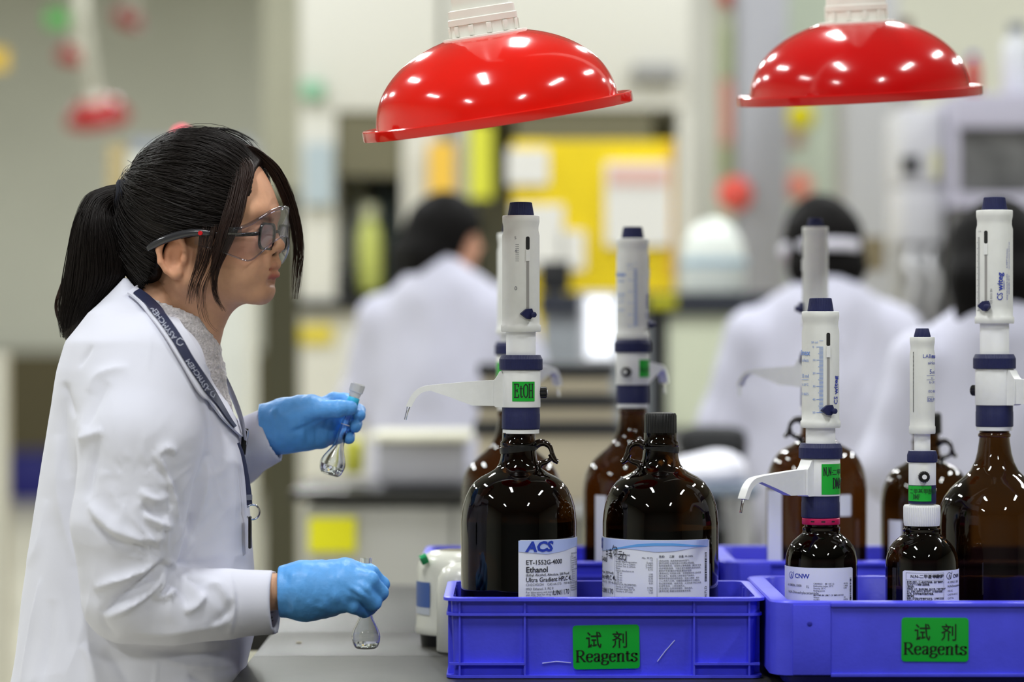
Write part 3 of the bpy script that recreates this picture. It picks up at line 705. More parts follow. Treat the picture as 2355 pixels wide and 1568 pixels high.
        MB().tube([M @ Vector((x * k * s, 0, z * k * s)) for x, z in tp], [4 * k * s, 4 * k * s, 3.6 * k * s] + [3 * k * s] * (len(tp) - 3), 10).build('nozzle_tip', CLEAR, nz)
    if stub:
        M = Matrix.Translation((cx, cy, zb + (34 if D is BIG else 20) * k)) @ Matrix.Rotation(math.radians(phi + 180), 4, 'Z') @ Matrix.Rotation(math.radians(90), 4, 'Y')
        q = 13 * k
        mb = knurl([(q * .8, 0), (q, Rb * .95), (q, Rb * .95 + 15 * k), (q * .85, Rb * .95 + 17 * k)], (0, 0, 0), 16, q * .08)
        mb.v = [tuple(M @ Vector(v)) for v in mb.v]
        st = mb.build('priming_knob', BLACKP, root, angle=25)
        m2 = MB().lathe([(q * .42, Rb * .95 + 16 * k), (q * .42, Rb * .95 + 19 * k), (q * .2, Rb * .95 + 19 * k)], (0, 0, 0), 16, M=M); m2.build('knob_centre', WHITEP, st)
    return r1, zs + c, zb, Rb
def green_tag(root, cx, cy, R, a0, a1, z0, z1, lines):
    """lines: (kind, text, size, y fraction, condense)"""
    t = patch('green_tag', GREEN, root, (cx, cy, 0), R, a0, a1, z0, z1, .0004, 12)
    f = Flat()
    for kind, tx, sz, fy, cd in lines:
        v = serif2d(tx, sz, 'CENTER', (.1, .05), cd) if kind == 's' else text2d(tx, sz, 'CENTER', condense=cd)
        f.put(v, 0, fy)
    Rr = R + .0007
    if f.v: f.cyl('tag_lettering', INK, t, (cx, cy, z0), Rr, (a0 + a1) / 2)
    return t
def sleeve_print(root, cx, cy, r, z0, a, kind):
    """scale, maker's mark and figures printed on a sleeve; a: angle of the stroke slot"""
    Rr = r * 1.004 + .0006
    if kind in ('full', 'left'):
        f = Flat(); g = Flat()
        for i in range(51):
            L = (.0095 if i % 10 == 0 else .007 if i % 5 == 0 else .0055)
            f.put(rect2d(-.0075 - L, i * .0018, -.0075, i * .0018 + .0007))
            if i % 10 == 0: f.put(text2d('%d' % (50 - i), .0042), -.0225, i * .0018 - .001)
        f.put(text2d('50 ml', .0042), -.0245, .0018 * 53); f.put(rect2d(-.013, .0018 * 53 + .0032, -.0075, .0018 * 53 + .0036))
        f.put(text2d('LABmax', .0105, bold=.02, align='RIGHT'), -.0262, .079)
        f.put(text2d('airless', .0065, align='RIGHT'), -.029, .070)
        f.put(text2d('50 ml', .0075, align='RIGHT'), -.029, .048); f.put(rect2d(-.047, .045, -.029, .0456, 4)); f.put(text2d('Ex 20°C', .005, align='RIGHT'), -.029, .037)
        f.put(text2d('ISO 8655', .005, align='RIGHT'), -.029, .024)
        f.cyl('scale_print', LINK if kind == 'full' else BINK, root, (cx, cy, z0 + .012), Rr, a)
    if kind in ('full', 'right'):
        f = Flat(); b = .0175 if kind == 'full' else .0245
        f.put(text2d('witeg', .0115, bold=.025, shear=.0), b, .0255, math.pi / 2)
        f.put(text2d('CS', .0118, bold=.01, condense=.8), b, .0115, math.pi / 2)
        f.put(text2d('GERMANY', .0028, bold=.01), b + .0032, .0265, math.pi / 2)
        if kind == 'right':
            f.put(text2d('witeg Labortechnik GmbH', .0034), b + .0085, .012, math.pi / 2)
            f.put(text2d('D-97877 Wertheim', .0034), b + .0085, .057, math.pi / 2)
            f.put(text2d('autoclavable 121°C', .0034, shear=.2, bold=.01), b + .0125, .02, math.pi / 2); f.put(text2d('read instructions before use', .0034, shear=.2), b + .0125, .055, math.pi / 2)
        f.cyl('maker_print', BINK, root, (cx, cy, z0 + .012), Rr, a)
    if kind == 'right':
        f = Flat()
        for i in range(60): f.put(rect2d(-.011 - (.005 if i % 5 else .0075), i * .00175, -.011, i * .00175 + .0006))
        f.put(text2d('5 ml', .0035), -.0145, .111)
        f.put(text2d('CE 0315 SN', .0042), .0095, .01, math.pi / 2)
        f.cyl('scale_print', GINK, root, (cx, cy, z0 + .009), Rr, a)
    if kind == 'worn':
        f = Flat()
        for tx, u, v, s in (('5', -.019, .1, .006), ('4', -.0185, .082, .006), ('0', -.019, .03, .008)): f.put(text2d(tx, s), u, v)
        for i in range(9): f.put(rect2d(-.0175, .07 + i * .0028, -.0125, .0705 + i * .0028))
        f.cyl('scale_print', GINK, root, (cx, cy, z0 + .018), Rr, a)
    if kind == 'text':
        f = Flat(); rr = .5
        f.put(text2d('LAB', .0075, bold=-.005), -.002, .082); f.put(text2d('max', .0075, bold=.03), .0115, .082)
        f.put(text2d('airless', .0062), .0055, .0735); f.put(text2d('5', .0088), .008, .0605); f.put(text2d('ml', .007), .0132, .0605)
        f.put(rect2d(.0035, .058, .02, .0584, 5)); f.put(text2d('0.1', .0036), .011, .0535); f.put(rect2d(.0035, .052, .02, .0524, 5))
        f.put(text2d('Ex 20°C', .0042), .0075, .0475); f.put(text2d('ISO 8655', .0048), .006, .035); f.put(text2d('DE-M 1', .0058), .0055, .0235)
        for q in (rect2d(.0046, .0225, .0155, .0229, 3), rect2d(.0046, .0287, .0155, .0291, 3), rect2d(.0046, .0225, .005, .029), rect2d(.0151, .0225, .0155, .029)): f.put(q)
        f.cyl('scale_print', BINK, root, (cx, cy, z0 + .012), Rr, 0)
        g = Flat()
        for i in range(46): g.put(rect2d(-.0165, i * .0018, -.0152, i * .0018 + .0012))
        g.cyl('tick_print', INK, root, (cx, cy, z0 + .02), Rr, 0)
def ctr(px, d): return ((px - 1177.5) / F * d, d)
def zat(y, d=FOC): return H - (y - 784) / F * d
Z0 = BENCH + .0045           # bottles stand on the crate floor
# ---- black worktop of the bench, in front of everything; its cabinets under it
EPOXY = mat('epoxy_worktop', (44, 43, 38), .40, spec=.22, noise=.14, nscale=30, bump=.05, bscale=400)
wt = thing('lab_bench', 'black epoxy topped lab bench in front carrying the blue reagent crates', 'bench', (.6, 4.4, 0))
for (x0, x1, y0, y1) in ((-.372, 2.3, 3.45, 4.088), (-.372, 2.3, 4.0905, 4.42), (-.56, 2.3, 4.4225, 5.27)):
    MB().box((x0, y0, BENCH - .03), (x1, y1, BENCH), .002).build('worktop', EPOXY, wt)
MB().box((-.3, 3.52, 0), (2.25, 5.2, BENCH - .0302)).build('cabinet_body', mat('bench_steel', (176, 176, 172), .45), wt)
tag(MB().box((-.3225, 4.25, BENCH + .0001), (-.3145, 4.254, BENCH + .0025), .001).build('crumb', mat('crumb', (190, 180, 150), .6), None), 'tiny pale crumb lying on the black worktop beside the coat', 'crumb')
# ---- blue crates
def crate(name, label, x0, x1, y0, y1, zt, kind, group=None, ribs=(), zb=None):
    root = thing(name, label, 'crate', ((x0 + x1) / 2, (y0 + y1) / 2, BENCH), group)
    zb = BENCH + .0002 if zb is None else zb; t = .003; f = .010; tp = .004   # flange reach
    ax0, ax1, ay0, ay1 = x0 + f, x1 - f, y0 + f, y1 - f
    mb = MB()
    def ringsec(lo, hi, z0, z1, shrink=0):
        pass
    def loop(xa, xb, ya, yb, r, n=5):
        return [(xa + (xb - xa) / 2 + p[0], ya + (yb - ya) / 2 + p[1]) for p in rrect(xb - xa, yb - ya, r, n)]
    rad = .012 if kind == 'ribbed' else .028
    secs = []
    if kind == 'ribbed':
        o = [(loop(ax0 + tp, ax1 - tp, ay0 + tp, ay1 - tp, rad), zb + .002), (loop(ax0, ax1, ay0, ay1, rad), zt - .004), (loop(x0, x1, y0, y1, rad + f), zt - .0045), (loop(x0, x1, y0, y1, rad + f), zt - .0008), (loop(x0 + .001, x1 - .001, y0 + .001, y1 - .001, rad + f - .001), zt),
             (loop(ax0 + t, ax1 - t, ay0 + t, ay1 - t, rad), zt), (loop(ax0 + tp + t, ax1 - tp - t, ay0 + tp + t, ay1 - tp - t, rad), zb + .004)]
    else:
        r1 = .03
        o = [(loop(x0 + .006, x1 - .006, y0 + .006, y1 - .006, r1), zb + .011), (loop(x0, x1, y0, y1, r1), zb + .013), (loop(x0, x1, y0, y1, r1), zt - .002), (loop(x0 + .002, x1 - .002, y0 + .002, y1 - .002, r1), zt),
             (loop(x0 + .024, x1 - .024, y0 + .016, y1 - .016, r1 - .012), zt), (loop(x0 + .026, x1 - .026, y0 + .018, y1 - .018, r1 - .012), zt - .003), (loop(x0 + .03, x1 - .03, y0 + .022, y1 - .022, r1 - .012), zb + .0155)]
    n = len(o[0][0]); V = [(p[0], p[1], z) for l, z in o for p in l]; Fc = []
    for j in range(len(o) - 1):
        for i in range(n): i2 = (i + 1) % n; Fc.append((j * n + i, j * n + i2, (j + 1) * n + i2, (j + 1) * n + i))
    Fc.append(tuple(reversed(range(n)))); Fc.append(tuple((len(o) - 1) * n + i for i in range(n)))
    if kind == 'panel':   # skirt under the body, set back
        b = [(loop(x0 + .02, x1 - .02, y0 + .02, y1 - .02, r1), zb), (loop(x0 + .02, x1 - .02, y0 + .02, y1 - .02, r1), zb + .0125)]
        m = len(V); V += [(p[0], p[1], z) for l, z in b for p in l]
        for i in range(n): i2 = (i + 1) % n; Fc.append((m + i, m + i2, m + n + i2, m + n + i))
    mb.add(V, Fc); mb.build('crate_body', BLUE, root, angle=40)
    if kind == 'ribbed':
        zr = (zt - .0245, zt - .0905, zb)
        g = .0001
        # foot flange all round, the upper belt rib and the lower belt ribs
        def belt(nm, z, h):
            a = loop(x0 + .004, x1 - .004, y0 + .004, y1 - .004, rad + .004); b = loop(ax0 + tp, ax1 - tp, ay0 + tp, ay1 - tp, rad); n = len(a)
            V = [(p[0], p[1], zz) for zz in (z, z + h) for l in (a, b) for p in l]; Fc = []
            for i in range(n):
                i2 = (i + 1) % n
                Fc += [(i, i2, 2 * n + i2, 2 * n + i), (2 * n + i, 2 * n + i2, 3 * n + i2, 3 * n + i), (i2, i, n + i, n + i2)]
            MB().add(V, Fc).build(nm, BLUE, root, angle=40)
        belt('belt_rib', zr[0], .0035); belt('foot_rib', zr[2] + .001, .0035)
        xs = [ax0 + .012] + list(ribs) + [ax1 - .012]
        if ribs:
            for q in ((x0 + .008, ribs[0]), (ribs[-1], x1 - .008)): MB().box((q[0], y0 + .005, zr[1]), (q[1], ay0 + .005, zr[1] + .003)).build('belt_rib', BLUE, root)
        for x in xs: MB().box((x - .0012, y0 + .0055, zb + .002), (x + .0012, ay0 + .005, zt - .003)).build('upright_rib', BLUE, root)
        for s, xw in ((0, x0), (1, x1)):
            for fy in (.12, .3, .7, .88):
                y = y0 + (y1 - y0) * fy; xa, xb = (xw + .006, ax0 + .005) if not s else (ax1 - .005, xw - .006)
                MB().box((xa, y - .0012, zb + .002), (xb, y + .0012, zt - .003)).build('upright_rib', BLUE, root)
            # finger grip moulded into the end wall
            xa, xb = (xw + .006, ax0 + .003) if not s else (ax1 - .003, xw - .006)
            pts = [Vector(((xa + xb) / 2, y, z)) for y, z in spline([(y0 + (y1 - y0) * .36, zt - .055), (y0 + (y1 - y0) * .38, zt - .034), (y0 + (y1 - y0) * .42, zt - .03), (y0 + (y1 - y0) * .58, zt - .03), (y0 + (y1 - y0) * .62, zt - .034), (y0 + (y1 - y0) * .64, zt - .055)], 4)]
            MB().tube(pts, .003, 8).build('grip_rim', BLUE, root)
    else:
        # raised frame round a sunk front panel, and a darker disc painted as the shade of a hole
        px0 = x0 + .078
        MB().box((x0 + .028, y0 - .002, zb + .0135), (px0, y0 + .001, zt - .004), .0015).build('front_boss', BLUE, root)
        MB().box((px0, y0 - .003, zb + .011), (x1 - .02, y0 + .001, zb + .016), .0012).build('foot_rib', BLUE, root)
        MB().box((px0, y0 - .004, zt - .007), (x1 - .02, y0 + .001, zt - .0012), .0015).build('rim_lip', BLUE, root)
        M = Matrix.Translation((x0 + .05, y0 - .002, zt - .029)) @ Matrix.Rotation(math.radians(90), 4, 'X')
        MB().lathe([(.0034, -.0002), (.0034, .0003), (.0028, .0006)], (0, 0, 0), 16, M=M).build('hole_shade', mat('hole_shade_blue', (40, 42, 170), .4), root)
    return root
def crate_sticker(root, cx, y, cz, wd, hg, rot=0):
    M = Matrix.Translation((cx, y, cz)) @ Matrix.Rotation(rot, 4, 'Y')
    st = MB().prism(rrect(wd, hg, .0045), -.0005, 0, M).build('green_sticker', mat('green_sticker', (14, 160, 50), .28), root)
    f = Flat(); f.put(text2d('试', .0240, 'CENTER', bold=.008, condense=.92), -.0165, .0005); f.put(text2d('剂', .0240, 'CENTER', bold=.008, condense=.92), .0180, .0005)
    f.put(serif2d('Reagents', .0232, 'CENTER', (.125, .04), 1.02), .0005, -.0195)
    c, s = math.cos(rot), math.sin(rot)
    f.plane('sticker_lettering', mat('sticker_ink', (14, 24, 12), .5), st, (cx, y - .0008, cz), (c, 0, -s), (s, 0, c))
    return st
def xat(px, d): return (px - 1177.5) / F * d
zt1 = H - .343
c1 = crate('reagent_crate', 'blue ribbed crate with green sticker holding the ethanol bottles, front left', xat(1019, 3.8), xat(1762, 3.8), 3.80, 4.076, zt1, 'ribbed', ribs=(xat(1207, 3.8), xat(1597, 3.8)))
crate_sticker(c1, xat(1394.5, 3.805), 3.8109, zat(1487.5, 3.81), 153 * 3.81 / F, 101 * 3.81 / F, -math.radians(1))
TAPE = mat('clear_tape_edge', (190, 192, 235), .2)
for pts in ([(1247, 1525), (1280, 1521), (1313, 1524)], [(1512, 1521), (1530, 1497), (1552, 1472)]):
    MB().tube([Vector((xat(p[0], 3.812), 3.8122, zat(p[1], 3.812))) for p in pts], .0006, 6).build('tape_crease', TAPE, c1)
c2 = crate('reagent_crate', 'blue smooth-sided crate with recessed front panel and green sticker, front right', .3405, .90, 3.734, 4.15, zt1 + .001, 'panel')
crate_sticker(c2, xat(2150, 3.734), 3.7335, zat(1470.5, 3.733), 154 * 3.734 / F, 101 * 3.734 / F, math.radians(.3))
c3 = crate('reagent_crate', 'blue ribbed crate behind the white shaker, rear left of the bench', xat(966, 4.42), xat(1648, 4.42), 4.42, 4.76, zt1, 'ribbed', ribs=(.0, .2))
c4 = crate('reagent_crate', 'blue crate at the rear right behind the two small dispenser bottles', xat(1658, 4.42), .88, 4.42, 4.76, zt1 + .001, 'panel')
# ---- A: ethanol jug in front with its dispenser
FLOOR2 = .0118
def raised(prof): return [(r, y - FLOOR2 / K if y > 1490 else y) for r, y in prof]
def jug(label, px, d, dz, gm, prof=JUG, sc=1, hand=None, yaw=0, liq=None, name='reagent_bottle', group=None):
    cx, cy = ctr(px, d); root = thing(name, label, 'bottle', (cx, cy, Z0 + dz), group)
    body, pr = bottle_glass(root, cx, cy, prof, sc, gm, Z0 + dz)
    if hand: ring_handle(root, cx, cy, Z0 + dz, mat('amber_solid', (24, 13, 7), .08, coat=.5), hand, sc, yaw)
    R = max(r for r, z in pr)
    base = min(z for r, z in pr)
    if liq: solvent(root, cx, cy, R, Z0 + dz + base, liq - base)
    return root, cx, cy, R
A, ax, ay, aR = jug('amber ethanol jug with ACS label and EtOH dispenser, left in the front crate', 1193, 3.93, 0, AMBERD, hand=1, liq=.2)
MB().lathe([(43 * K, 0), (43.5 * K, .004), (42.5 * K, .0085), (40 * K, .009)], (0, 0, 0), 40, False, False, M=Matrix.Translation((ax, ay, zat(1038))) @ Matrix.Rotation(math.radians(-7), 4, 'Y')).build('tamper_band', BLACKP, A)
r1, zs, zb, Rb = dispenser(A, ax + 5 * K, ay, zat(996), BIG, 53, 181, math.radians(21))
sleeve_print(A, ax + 5 * K, ay, r1, zs, math.radians(21), 'worn')
green_tag(A, ax + 5 * K, ay, Rb * 1.004, math.radians(-26), math.radians(43), zat(922), zat(877), [('s', 'EtOH', .0275, .0055, .6)])
def acs_label(root, cx, cy, R, a0, W, z1, hgt, front=True, a_off=0):
    """the maker's sheet, wrapped from angle a0 over width W (metres)"""
    Rr = R + .0004; a1 = a0 + W / R
    lb = patch('bottle_label', PAPER, root, (cx, cy, 0), R, a0, a1, z1 - hgt, z1, .0005, 48, .002)
    z = z1 - hgt; Rt = R + .0011
    # blue banner along the top with a curved lower edge, and a brighter swoosh
    dU = [0, .04, .07, .09, .10, .125, .15, .175, .205, .24]
    lowr = [.0155, .0195, .0165, .0135, .0125, .0135, .0160, .0152, .0110, .0095]; mid = [.02, .02, .0165, .0135, .0122, .0082, .0064, .0064, .0085, .0105]
    for nm, c in (('label_banner', (178, 194, 238)), ('label_swoosh', (96, 160, 226))):
        V = []; Fc = []; n = 60
        for i in range(n + 1):
            u = W * i / n; m = np.interp(u, dU, mid)
            if nm == 'label_banner': lo, hi = hgt - np.interp(u, dU, lowr), hgt - .0006
            else: t = max(0, min(1, (u - .072) / .16)); w_ = .0001 + .0024 * math.sin(math.pi * t) ** .8; lo, hi = hgt - m - w_ * .5, hgt - m + w_
            V += [(u, lo), (u, hi)]
            if i < n: Fc.append((2 * i, 2 * i + 2, 2 * i + 3, 2 * i + 1))
        if nm == 'label_swoosh' and W < .13: continue
        f = Flat(); f.put((np.array(V), Fc)); f.cyl(nm, mat(nm, c, .4), lb, (cx, cy, z), Rt + (0 if nm == 'label_banner' else .0003), a0)
    f = Flat(); f.put(text2d('ACS', .0186, bold=.045, shear=.15, condense=1.13), .0105, hgt - .0152)
    f.cyl('logo_lettering', mat('logo_blue', (34, 60, 170), .4), lb, (cx, cy, z), Rt + .0006, a0)
    f = Flat(); y = hgt - .0332
    f.put(text2d('ET-1552G-4000', .0090, bold=.012, condense=.97), .0100, y); f.put(text2d('Ethanol', .0108, bold=.018, condense=.98), .0100, y - .0105)
    f.put(text2d('(Ethyl Alcohol, Absolute, 200 Proof)', .0050, bold=.01), .0100, y - .0158); f.put(text2d('Ultra Gradient HPLC 4L', .0087, bold=.012, condense=.92), .0100, y - .0235)
    f.put(text2d('UN1170', .0100, condense=.95), .0500, y - .0425)
    f.cyl('label_print', INK, lb, (cx, cy, z), Rt, a0)
    f = Flat(); f.put(text2d('CH3CH2OH    CAS 64-17-5    FW 46.07', .0047), .0100, y - .0288); f.put(text2d('IMO Ethanol. 3. PG II', .0047), .0100, y - .0345)
    for i, s in enumerate(('For laboratory and manufacturing', 'use only. Not for drug, food or', 'household use.')): f.put(text2d(s, .0040), .0100, y - .0388 - .0032 * i)
    f.put(rect2d(.0863, hgt - .08, .0866, hgt - .024))
    u = .0885
    if W > .13: f.put(rect2d(.1530, hgt - .08, .1533, hgt - .024))
    for i, (s, v) in enumerate((('SPECIFICATIONS', ''), ('Assay', 'Min. 99.9%'), ('Color(APHA)', '10'), ('Residue after Evaporation', '5 ppm'), ('Gradient Test at 230nm', '5 mAU'), ('Gradient Test at 254nm', '2 mAU'), ('Water', '0.1%'), ('Optical Absorbance at', ''), ('  200 nm', '1.00'), ('  210 nm', '0.60'), ('  220 nm', '0.35'), ('  230 nm', '0.04'), ('  270 nm', '0.01'), ('PHYSICAL PROPERTIES:', ''), ('Density at 20°C(g/ml)', '0.790'), ('Refractive Index n20°D', '1.360'), ('Viscosity at 20°C(cp)', '1.20'))):
        f.put(text2d(s, .0035), u, hgt - .0225 - .0031 * i)
        if v and W > .13: f.put(text2d(v, .0035, 'RIGHT'), .1475, hgt - .0225 - .0031 * i)
    rows = ('[危险说明]  高度易燃液体和蒸气。', '[防范说明] 远离热源/火花/明火/热表面。', '保持容器密闭。采取防止静电措施，戴防护手套', '/防护眼镜/面罩，只能在室外或通风良好处使用。', '戴防护手套/戴防护眼罩/戴防护面罩', '[事故响应] 如皮肤沾染：立即脱掉所有沾染衣服', '用水清洗，如误吸入转移到空气新鲜处，', '保持呼吸舒适的姿势休息。如进入眼睛：用水', '小心冲洗几分钟。如戴隐形眼镜并可方便取出，', '取出隐形眼镜，继续冲洗。火灾时用干粉灭火器、', '抗溶性泡沫、二氧化碳灭火。', '[安全储存] 在阴凉处储存，保持通风。', '[废弃处置] 根据当地规章要求处理。')
    if W > .13:
        f.put(text2d('易燃!      乙醇      含量: 99-100%', .0036, bold=.012), .1555, hgt - .0235)
        for i, s in enumerate(rows): f.put(text2d(s, .0030), .1555, hgt - .0290 - .0034 * i)
    f.cyl('label_small_print', mat('label_grey_ink', (70, 72, 82), .6), lb, (cx, cy, z), Rt, a0)
    if W > .16:
        f = Flat(); r = random.Random(3); v = hgt - .058
        while v < hgt - .018:
            h = r.choice((.0005, .0009, .0014)); f.put(rect2d(W - .0075, v, W - .0035, v + h)); v += h + r.choice((.0005, .0009))
        f.put(text2d('/1907LD', .0062), W - .0035, hgt - .0855, math.pi / 2)
        f.cyl('barcode_print', INK, lb, (cx, cy, z), Rt, a0)
    return lb, z, Rt
acs_label(A, ax, ay, aR, math.asin(-1 / 133), .122, zat(1242, 3.85), .098)
# ---- D: capped ethanol jug beside it, its sheet turned to the right
Dd, dx, dy, dR = jug('amber jug with black screw cap and handwritten ACS label, right in the front crate', 1519, 3.93, 0, AMBERD, hand=-1, liq=.19)
MB().lathe([(42 * K, 0), (42.5 * K, .004), (41.5 * K, .0085), (39 * K, .009)], (0, 0, 0), 40, False, False, M=Matrix.Translation((dx, dy, zat(1036))) @ Matrix.Rotation(math.radians(8), 4, 'Y')).build('tamper_band', BLACKP, Dd)
knurl([(37 * K, 0), (37.5 * K, .002), (37 * K, .026), (34.5 * K, .0295), (25 * K, .0305)], (dx, dy, zat(999)), 26, .9 * K, 4).build('screw_cap', BLACKP, Dd, angle=25)
W = .2336; aE = math.asin(106 / 133)
lb, zl, Rt = acs_label(Dd, dx, dy, dR, aE - W / dR, W, zat(1242, 3.85), .098)
f = Flat(); wv = (.0011, .0011)
for st in ([(0, .016), (-.0025, .011)], [(-.001, .0135), (.005, .0135), (.0045, .008), (.002, .005)], [(.002, .012), (-.001, .006)], [(.004, .012), (.001, .004)],
           [(.008, .009), (.013, .0095)], [(.007, .006), (.0125, .0062), (.008, .0015), (.0125, .002)], [(.0155, .009), (.013, .0005)], [(.012, .006), (.0185, .006), (.0175, .0), (.0155, .0015)]):
    f.put(pen2d([[(a * 1.25, b * 1.25) for a, b in st]], wv), .0, -.002)
for st in ([(-.0075, .012), (-.0075, .001)], [(-.0115, .01), (-.004, .01)], [(-.011, .006), (-.0045, .0065), (-.0045, .001)], [(-.0115, .004), (-.004, .0035)], [(-.0165, .011), (-.0165, .002)], [(-.0185, .008), (-.0135, .0085)], [(-.019, .005), (-.0135, .005)]):
    f.put(pen2d([[(a * 1.1, b * 1.2) for a, b in st]], wv), .0, -.002)
f.cyl('handwriting', INK, lb, (dx, dy, zat(1277)), Rt + .0009, math.asin(-108 / 133))
# ---- rear jugs B and C
B, bx, by, bR = jug('amber jug with pale dispenser hidden behind the EtOH bottle', 1176, 4.53, .016, AMBERR, prof=TALL)
r1, zs, zb, Rb = dispenser(B, xat(1181, 4.53), by, Z0 + .016 + 536 * K, BIG, 20, 62, None, stub=False)
green_tag(B, xat(1181, 4.53), by, Rb * 1.004, math.radians(-75), math.radians(-30), zb + .006, zb + .04, [])
Cc, cx_, cy_, cR = jug('amber jug with pushed-down dispenser standing behind the capped jug', 1455, 4.53, .02, AMBERR, prof=TALL)
r1, zs, zb, Rb = dispenser(Cc, cx_, cy_, Z0 + .020 + 536 * K, BIG, 0, 68, math.radians(84))
sleeve_print(Cc, cx_, cy_, r1, zs, math.radians(30), 'full')
green_tag(Cc, cx_, cy_, Rb * 1.004, math.radians(20), math.radians(72), zb + .012, zb + .04, [('t', 'MeOH', .012, .008, .8)])
patch('bottle_label', PAPER, Cc, (cx_, cy_, 0), cR, math.radians(-50), math.radians(-34), Z0 + .07, Z0 + .205, .0005, 8)
# ---- E: litre bottle with crimson ring, F behind it
E, ex, ey, eR = jug('small amber litre bottle with crimson neck ring and green DMAc tag', 1889, 3.93, 0, AMBERD, prof=raised(LITRE), liq=.12)
MB().lathe([(42.5 * K, 0), (43.5 * K, .001), (43.5 * K, .008), (42 * K, .009)], (ex - 1 * K, ey, zat(1205)), 40).build('neck_ring', PINK, E)
for a in (-32, 1, 34): patch('ring_notch', INK, E, (ex - 1 * K, ey, 0), 43.5 * K, math.radians(a - 6), math.radians(a + 6), zat(1198.5), zat(1195.5), .0002, 4)
r1, zs, zb, Rb = dispenser(E, ex - 2 * K, ey, zat(1190), BIG, 36, 222, math.radians(18), gasket=None)
sleeve_print(E, ex - 2 * K, ey, r1, zs, math.radians(18), 'full')
green_tag(E, ex - 2 * K, ey, Rb * 1.004, math.radians(-3), math.radians(76), zat(1135), zat(1065), [('s', 'N,N-', .0175, .026, .5), ('t', '二甲基', .0105, .0, .8)] if 0 else [])
f = Flat(); f.put(serif2d('N,N-', .0165, 'LEFT', (.11, .05), .62), .0025, .0265); f.put(text2d('二甲基乙酰胺', .0095, bold=.006, condense=.95), .0155, .0270); f.put(serif2d('DMAc', .021, 'LEFT', (.12, .05), .62), .0165, .0085)
f.cyl('tag_lettering', INK, [o for o in E.children if o.name.startswith('green_tag')][0], (ex - 2 * K, ey, zat(1135)), Rb * 1.004 + .0008, math.radians(-3))
a0 = math.radians(-100); a1 = math.asin(65 / 83)
lb = patch('bottle_label', PAPER, E, (ex, ey, 0), eR, a0, a1, zat(1398), zat(1299.5), .0005, 40, .0015)
def cnw(f, u, v, s=1):
    f.put(text2d('CNW', .0085 * s, bold=.02, condense=1.1), u, v)
    f.put(pen2d([[(-.0035, .006), (-.009, .0075), (-.013, .003), (-.009, -.0015), (-.004, 0)]], (.0006, .0006)), u, v); f.put(pen2d([[(-.009, -.001), (-.007, .005), (-.005, -.001), (-.002, .0085)]], (.0008, .0006)), u, v)
f = Flat(); g = Flat(); h = (1398 - 1299.5) * K; u0 = -80 * K
cnw(f, -.046, h - .0145); f.cyl('logo_lettering', BINK, lb, (ex, ey, zat(1398)), eR + .0009, 0)
f = Flat()
for s, u, v, z in (('1L', -.0275, h - .0275, .0052), ('4.108006.1000', -.0625, h - .0265, .0048), ('N,N-Dimethylacetamide', -.0605, h - .036, .0052), ('HS-GC', -.058, h - .052, .0042), ('CAS 127-19-5', -.058, h - .058, .0042)): f.put(text2d(s, z), u, v)
for i, s in enumerate(('C4H9NO    M = 87.12', 'Refractive index 20°C', 'Density 20°C', 'Boiling point', '', 'MAXIMUM LIMIT OF IMPURITIES', 'Water', 'Acidity', 'Suitable for analysis of residual solvents', 'Solvents of class 1 according to ICH', 'Solvents of class 2 according to ICH', 'Solvents of class 3 according to ICH')):
    if s: f.put(text2d(s, .0031, bold=.005), -.0165, h - .0225 - .0031 * i)
for i, s in ((0, '99.9%'), (1, '1.438'), (2, '0.94'), (6, '10'), (7, '0.02%'), (9, '0.5 ppm'), (10, '5 ppm'), (11, '10 ppm')): f.put(text2d(s, .0031, bold=.005), .027, h - .0225 - .0031 * i)
f.cyl('label_print', mat('label_grey_ink', (70, 72, 82), .6), lb, (ex, ey, zat(1398)), eR + .0009, 0)
f = Flat(); r = random.Random(5); v = .001
while v < h - .014:
    q = r.choice((.0005, .0009, .0014)); f.put(rect2d(.0385, v, .042, v + q)); v += q + r.choice((.0005, .0009))
f.cyl('barcode_print', INK, lb, (ex, ey, zat(1398)), eR + .0009, 0)
Fb, fx, fy, fR = jug('amber jug with ring handle and slim dispenser behind the crimson-ring bottle', 1878, 4.53, .016, AMBERR, hand=-1, prof=JUG, yaw=math.radians(15))
r1, zs, zb, Rb = dispenser(Fb, xat(1875, 4.53), fy, Z0 + .016 + 534 * K, SMALL, 55, 145, math.radians(-88), sc=1.2, gr=33)
lb = patch('bottle_label', PAPER, Fb, (fx, fy, 0), fR, math.radians(-80), math.radians(-49), Z0 + .05, Z0 + .212, .0005, 10, .002)
patch('bottle_label', PAPER, Fb, (fx, fy, 0), fR, math.radians(20), math.radians(36), zat(1188, 4.45), zat(1138, 4.45), .0005, 10, .002)
# ---- G: litre bottle with white ribbed cap, H: big jug at the right, I: jug behind
G, gx, gy, gR = jug('small amber litre bottle with white ribbed cap and LABmax dispenser', 2120, 3.90, 0, AMBERD, prof=raised(LITRE), liq=.11)
dzg = 3.9 / FOC
mb = knurl([(40 * K, 0), (41.5 * K, .004), (42 * K, .012), (42 * K, .0255), (40 * K, .028), (26 * K, .0285)], (gx, gy, zat(1208, 3.9)), 48, .9 * K); mb.build('ribbed_cap', WHITEP, G, angle=25)
MB().lathe([(27 * K, 0), (27 * K, .006)], (gx, gy, zat(1166, 3.9)), 32).build('cap_neck', WHITEP, G)
r1, zs, zb, Rb = dispenser(G, gx + 1 * K, gy, zat(1158, 3.9), SMALL, 39, 88, None, gasket=None)
sleeve_print(G, gx + 1 * K, gy, r1, zs, 0, 'text')
tg = green_tag(G, gx + 1 * K, gy, 31.9 * K, math.radians(-82), math.radians(31), zat(1151, 3.9), zat(1116, 3.9), [])
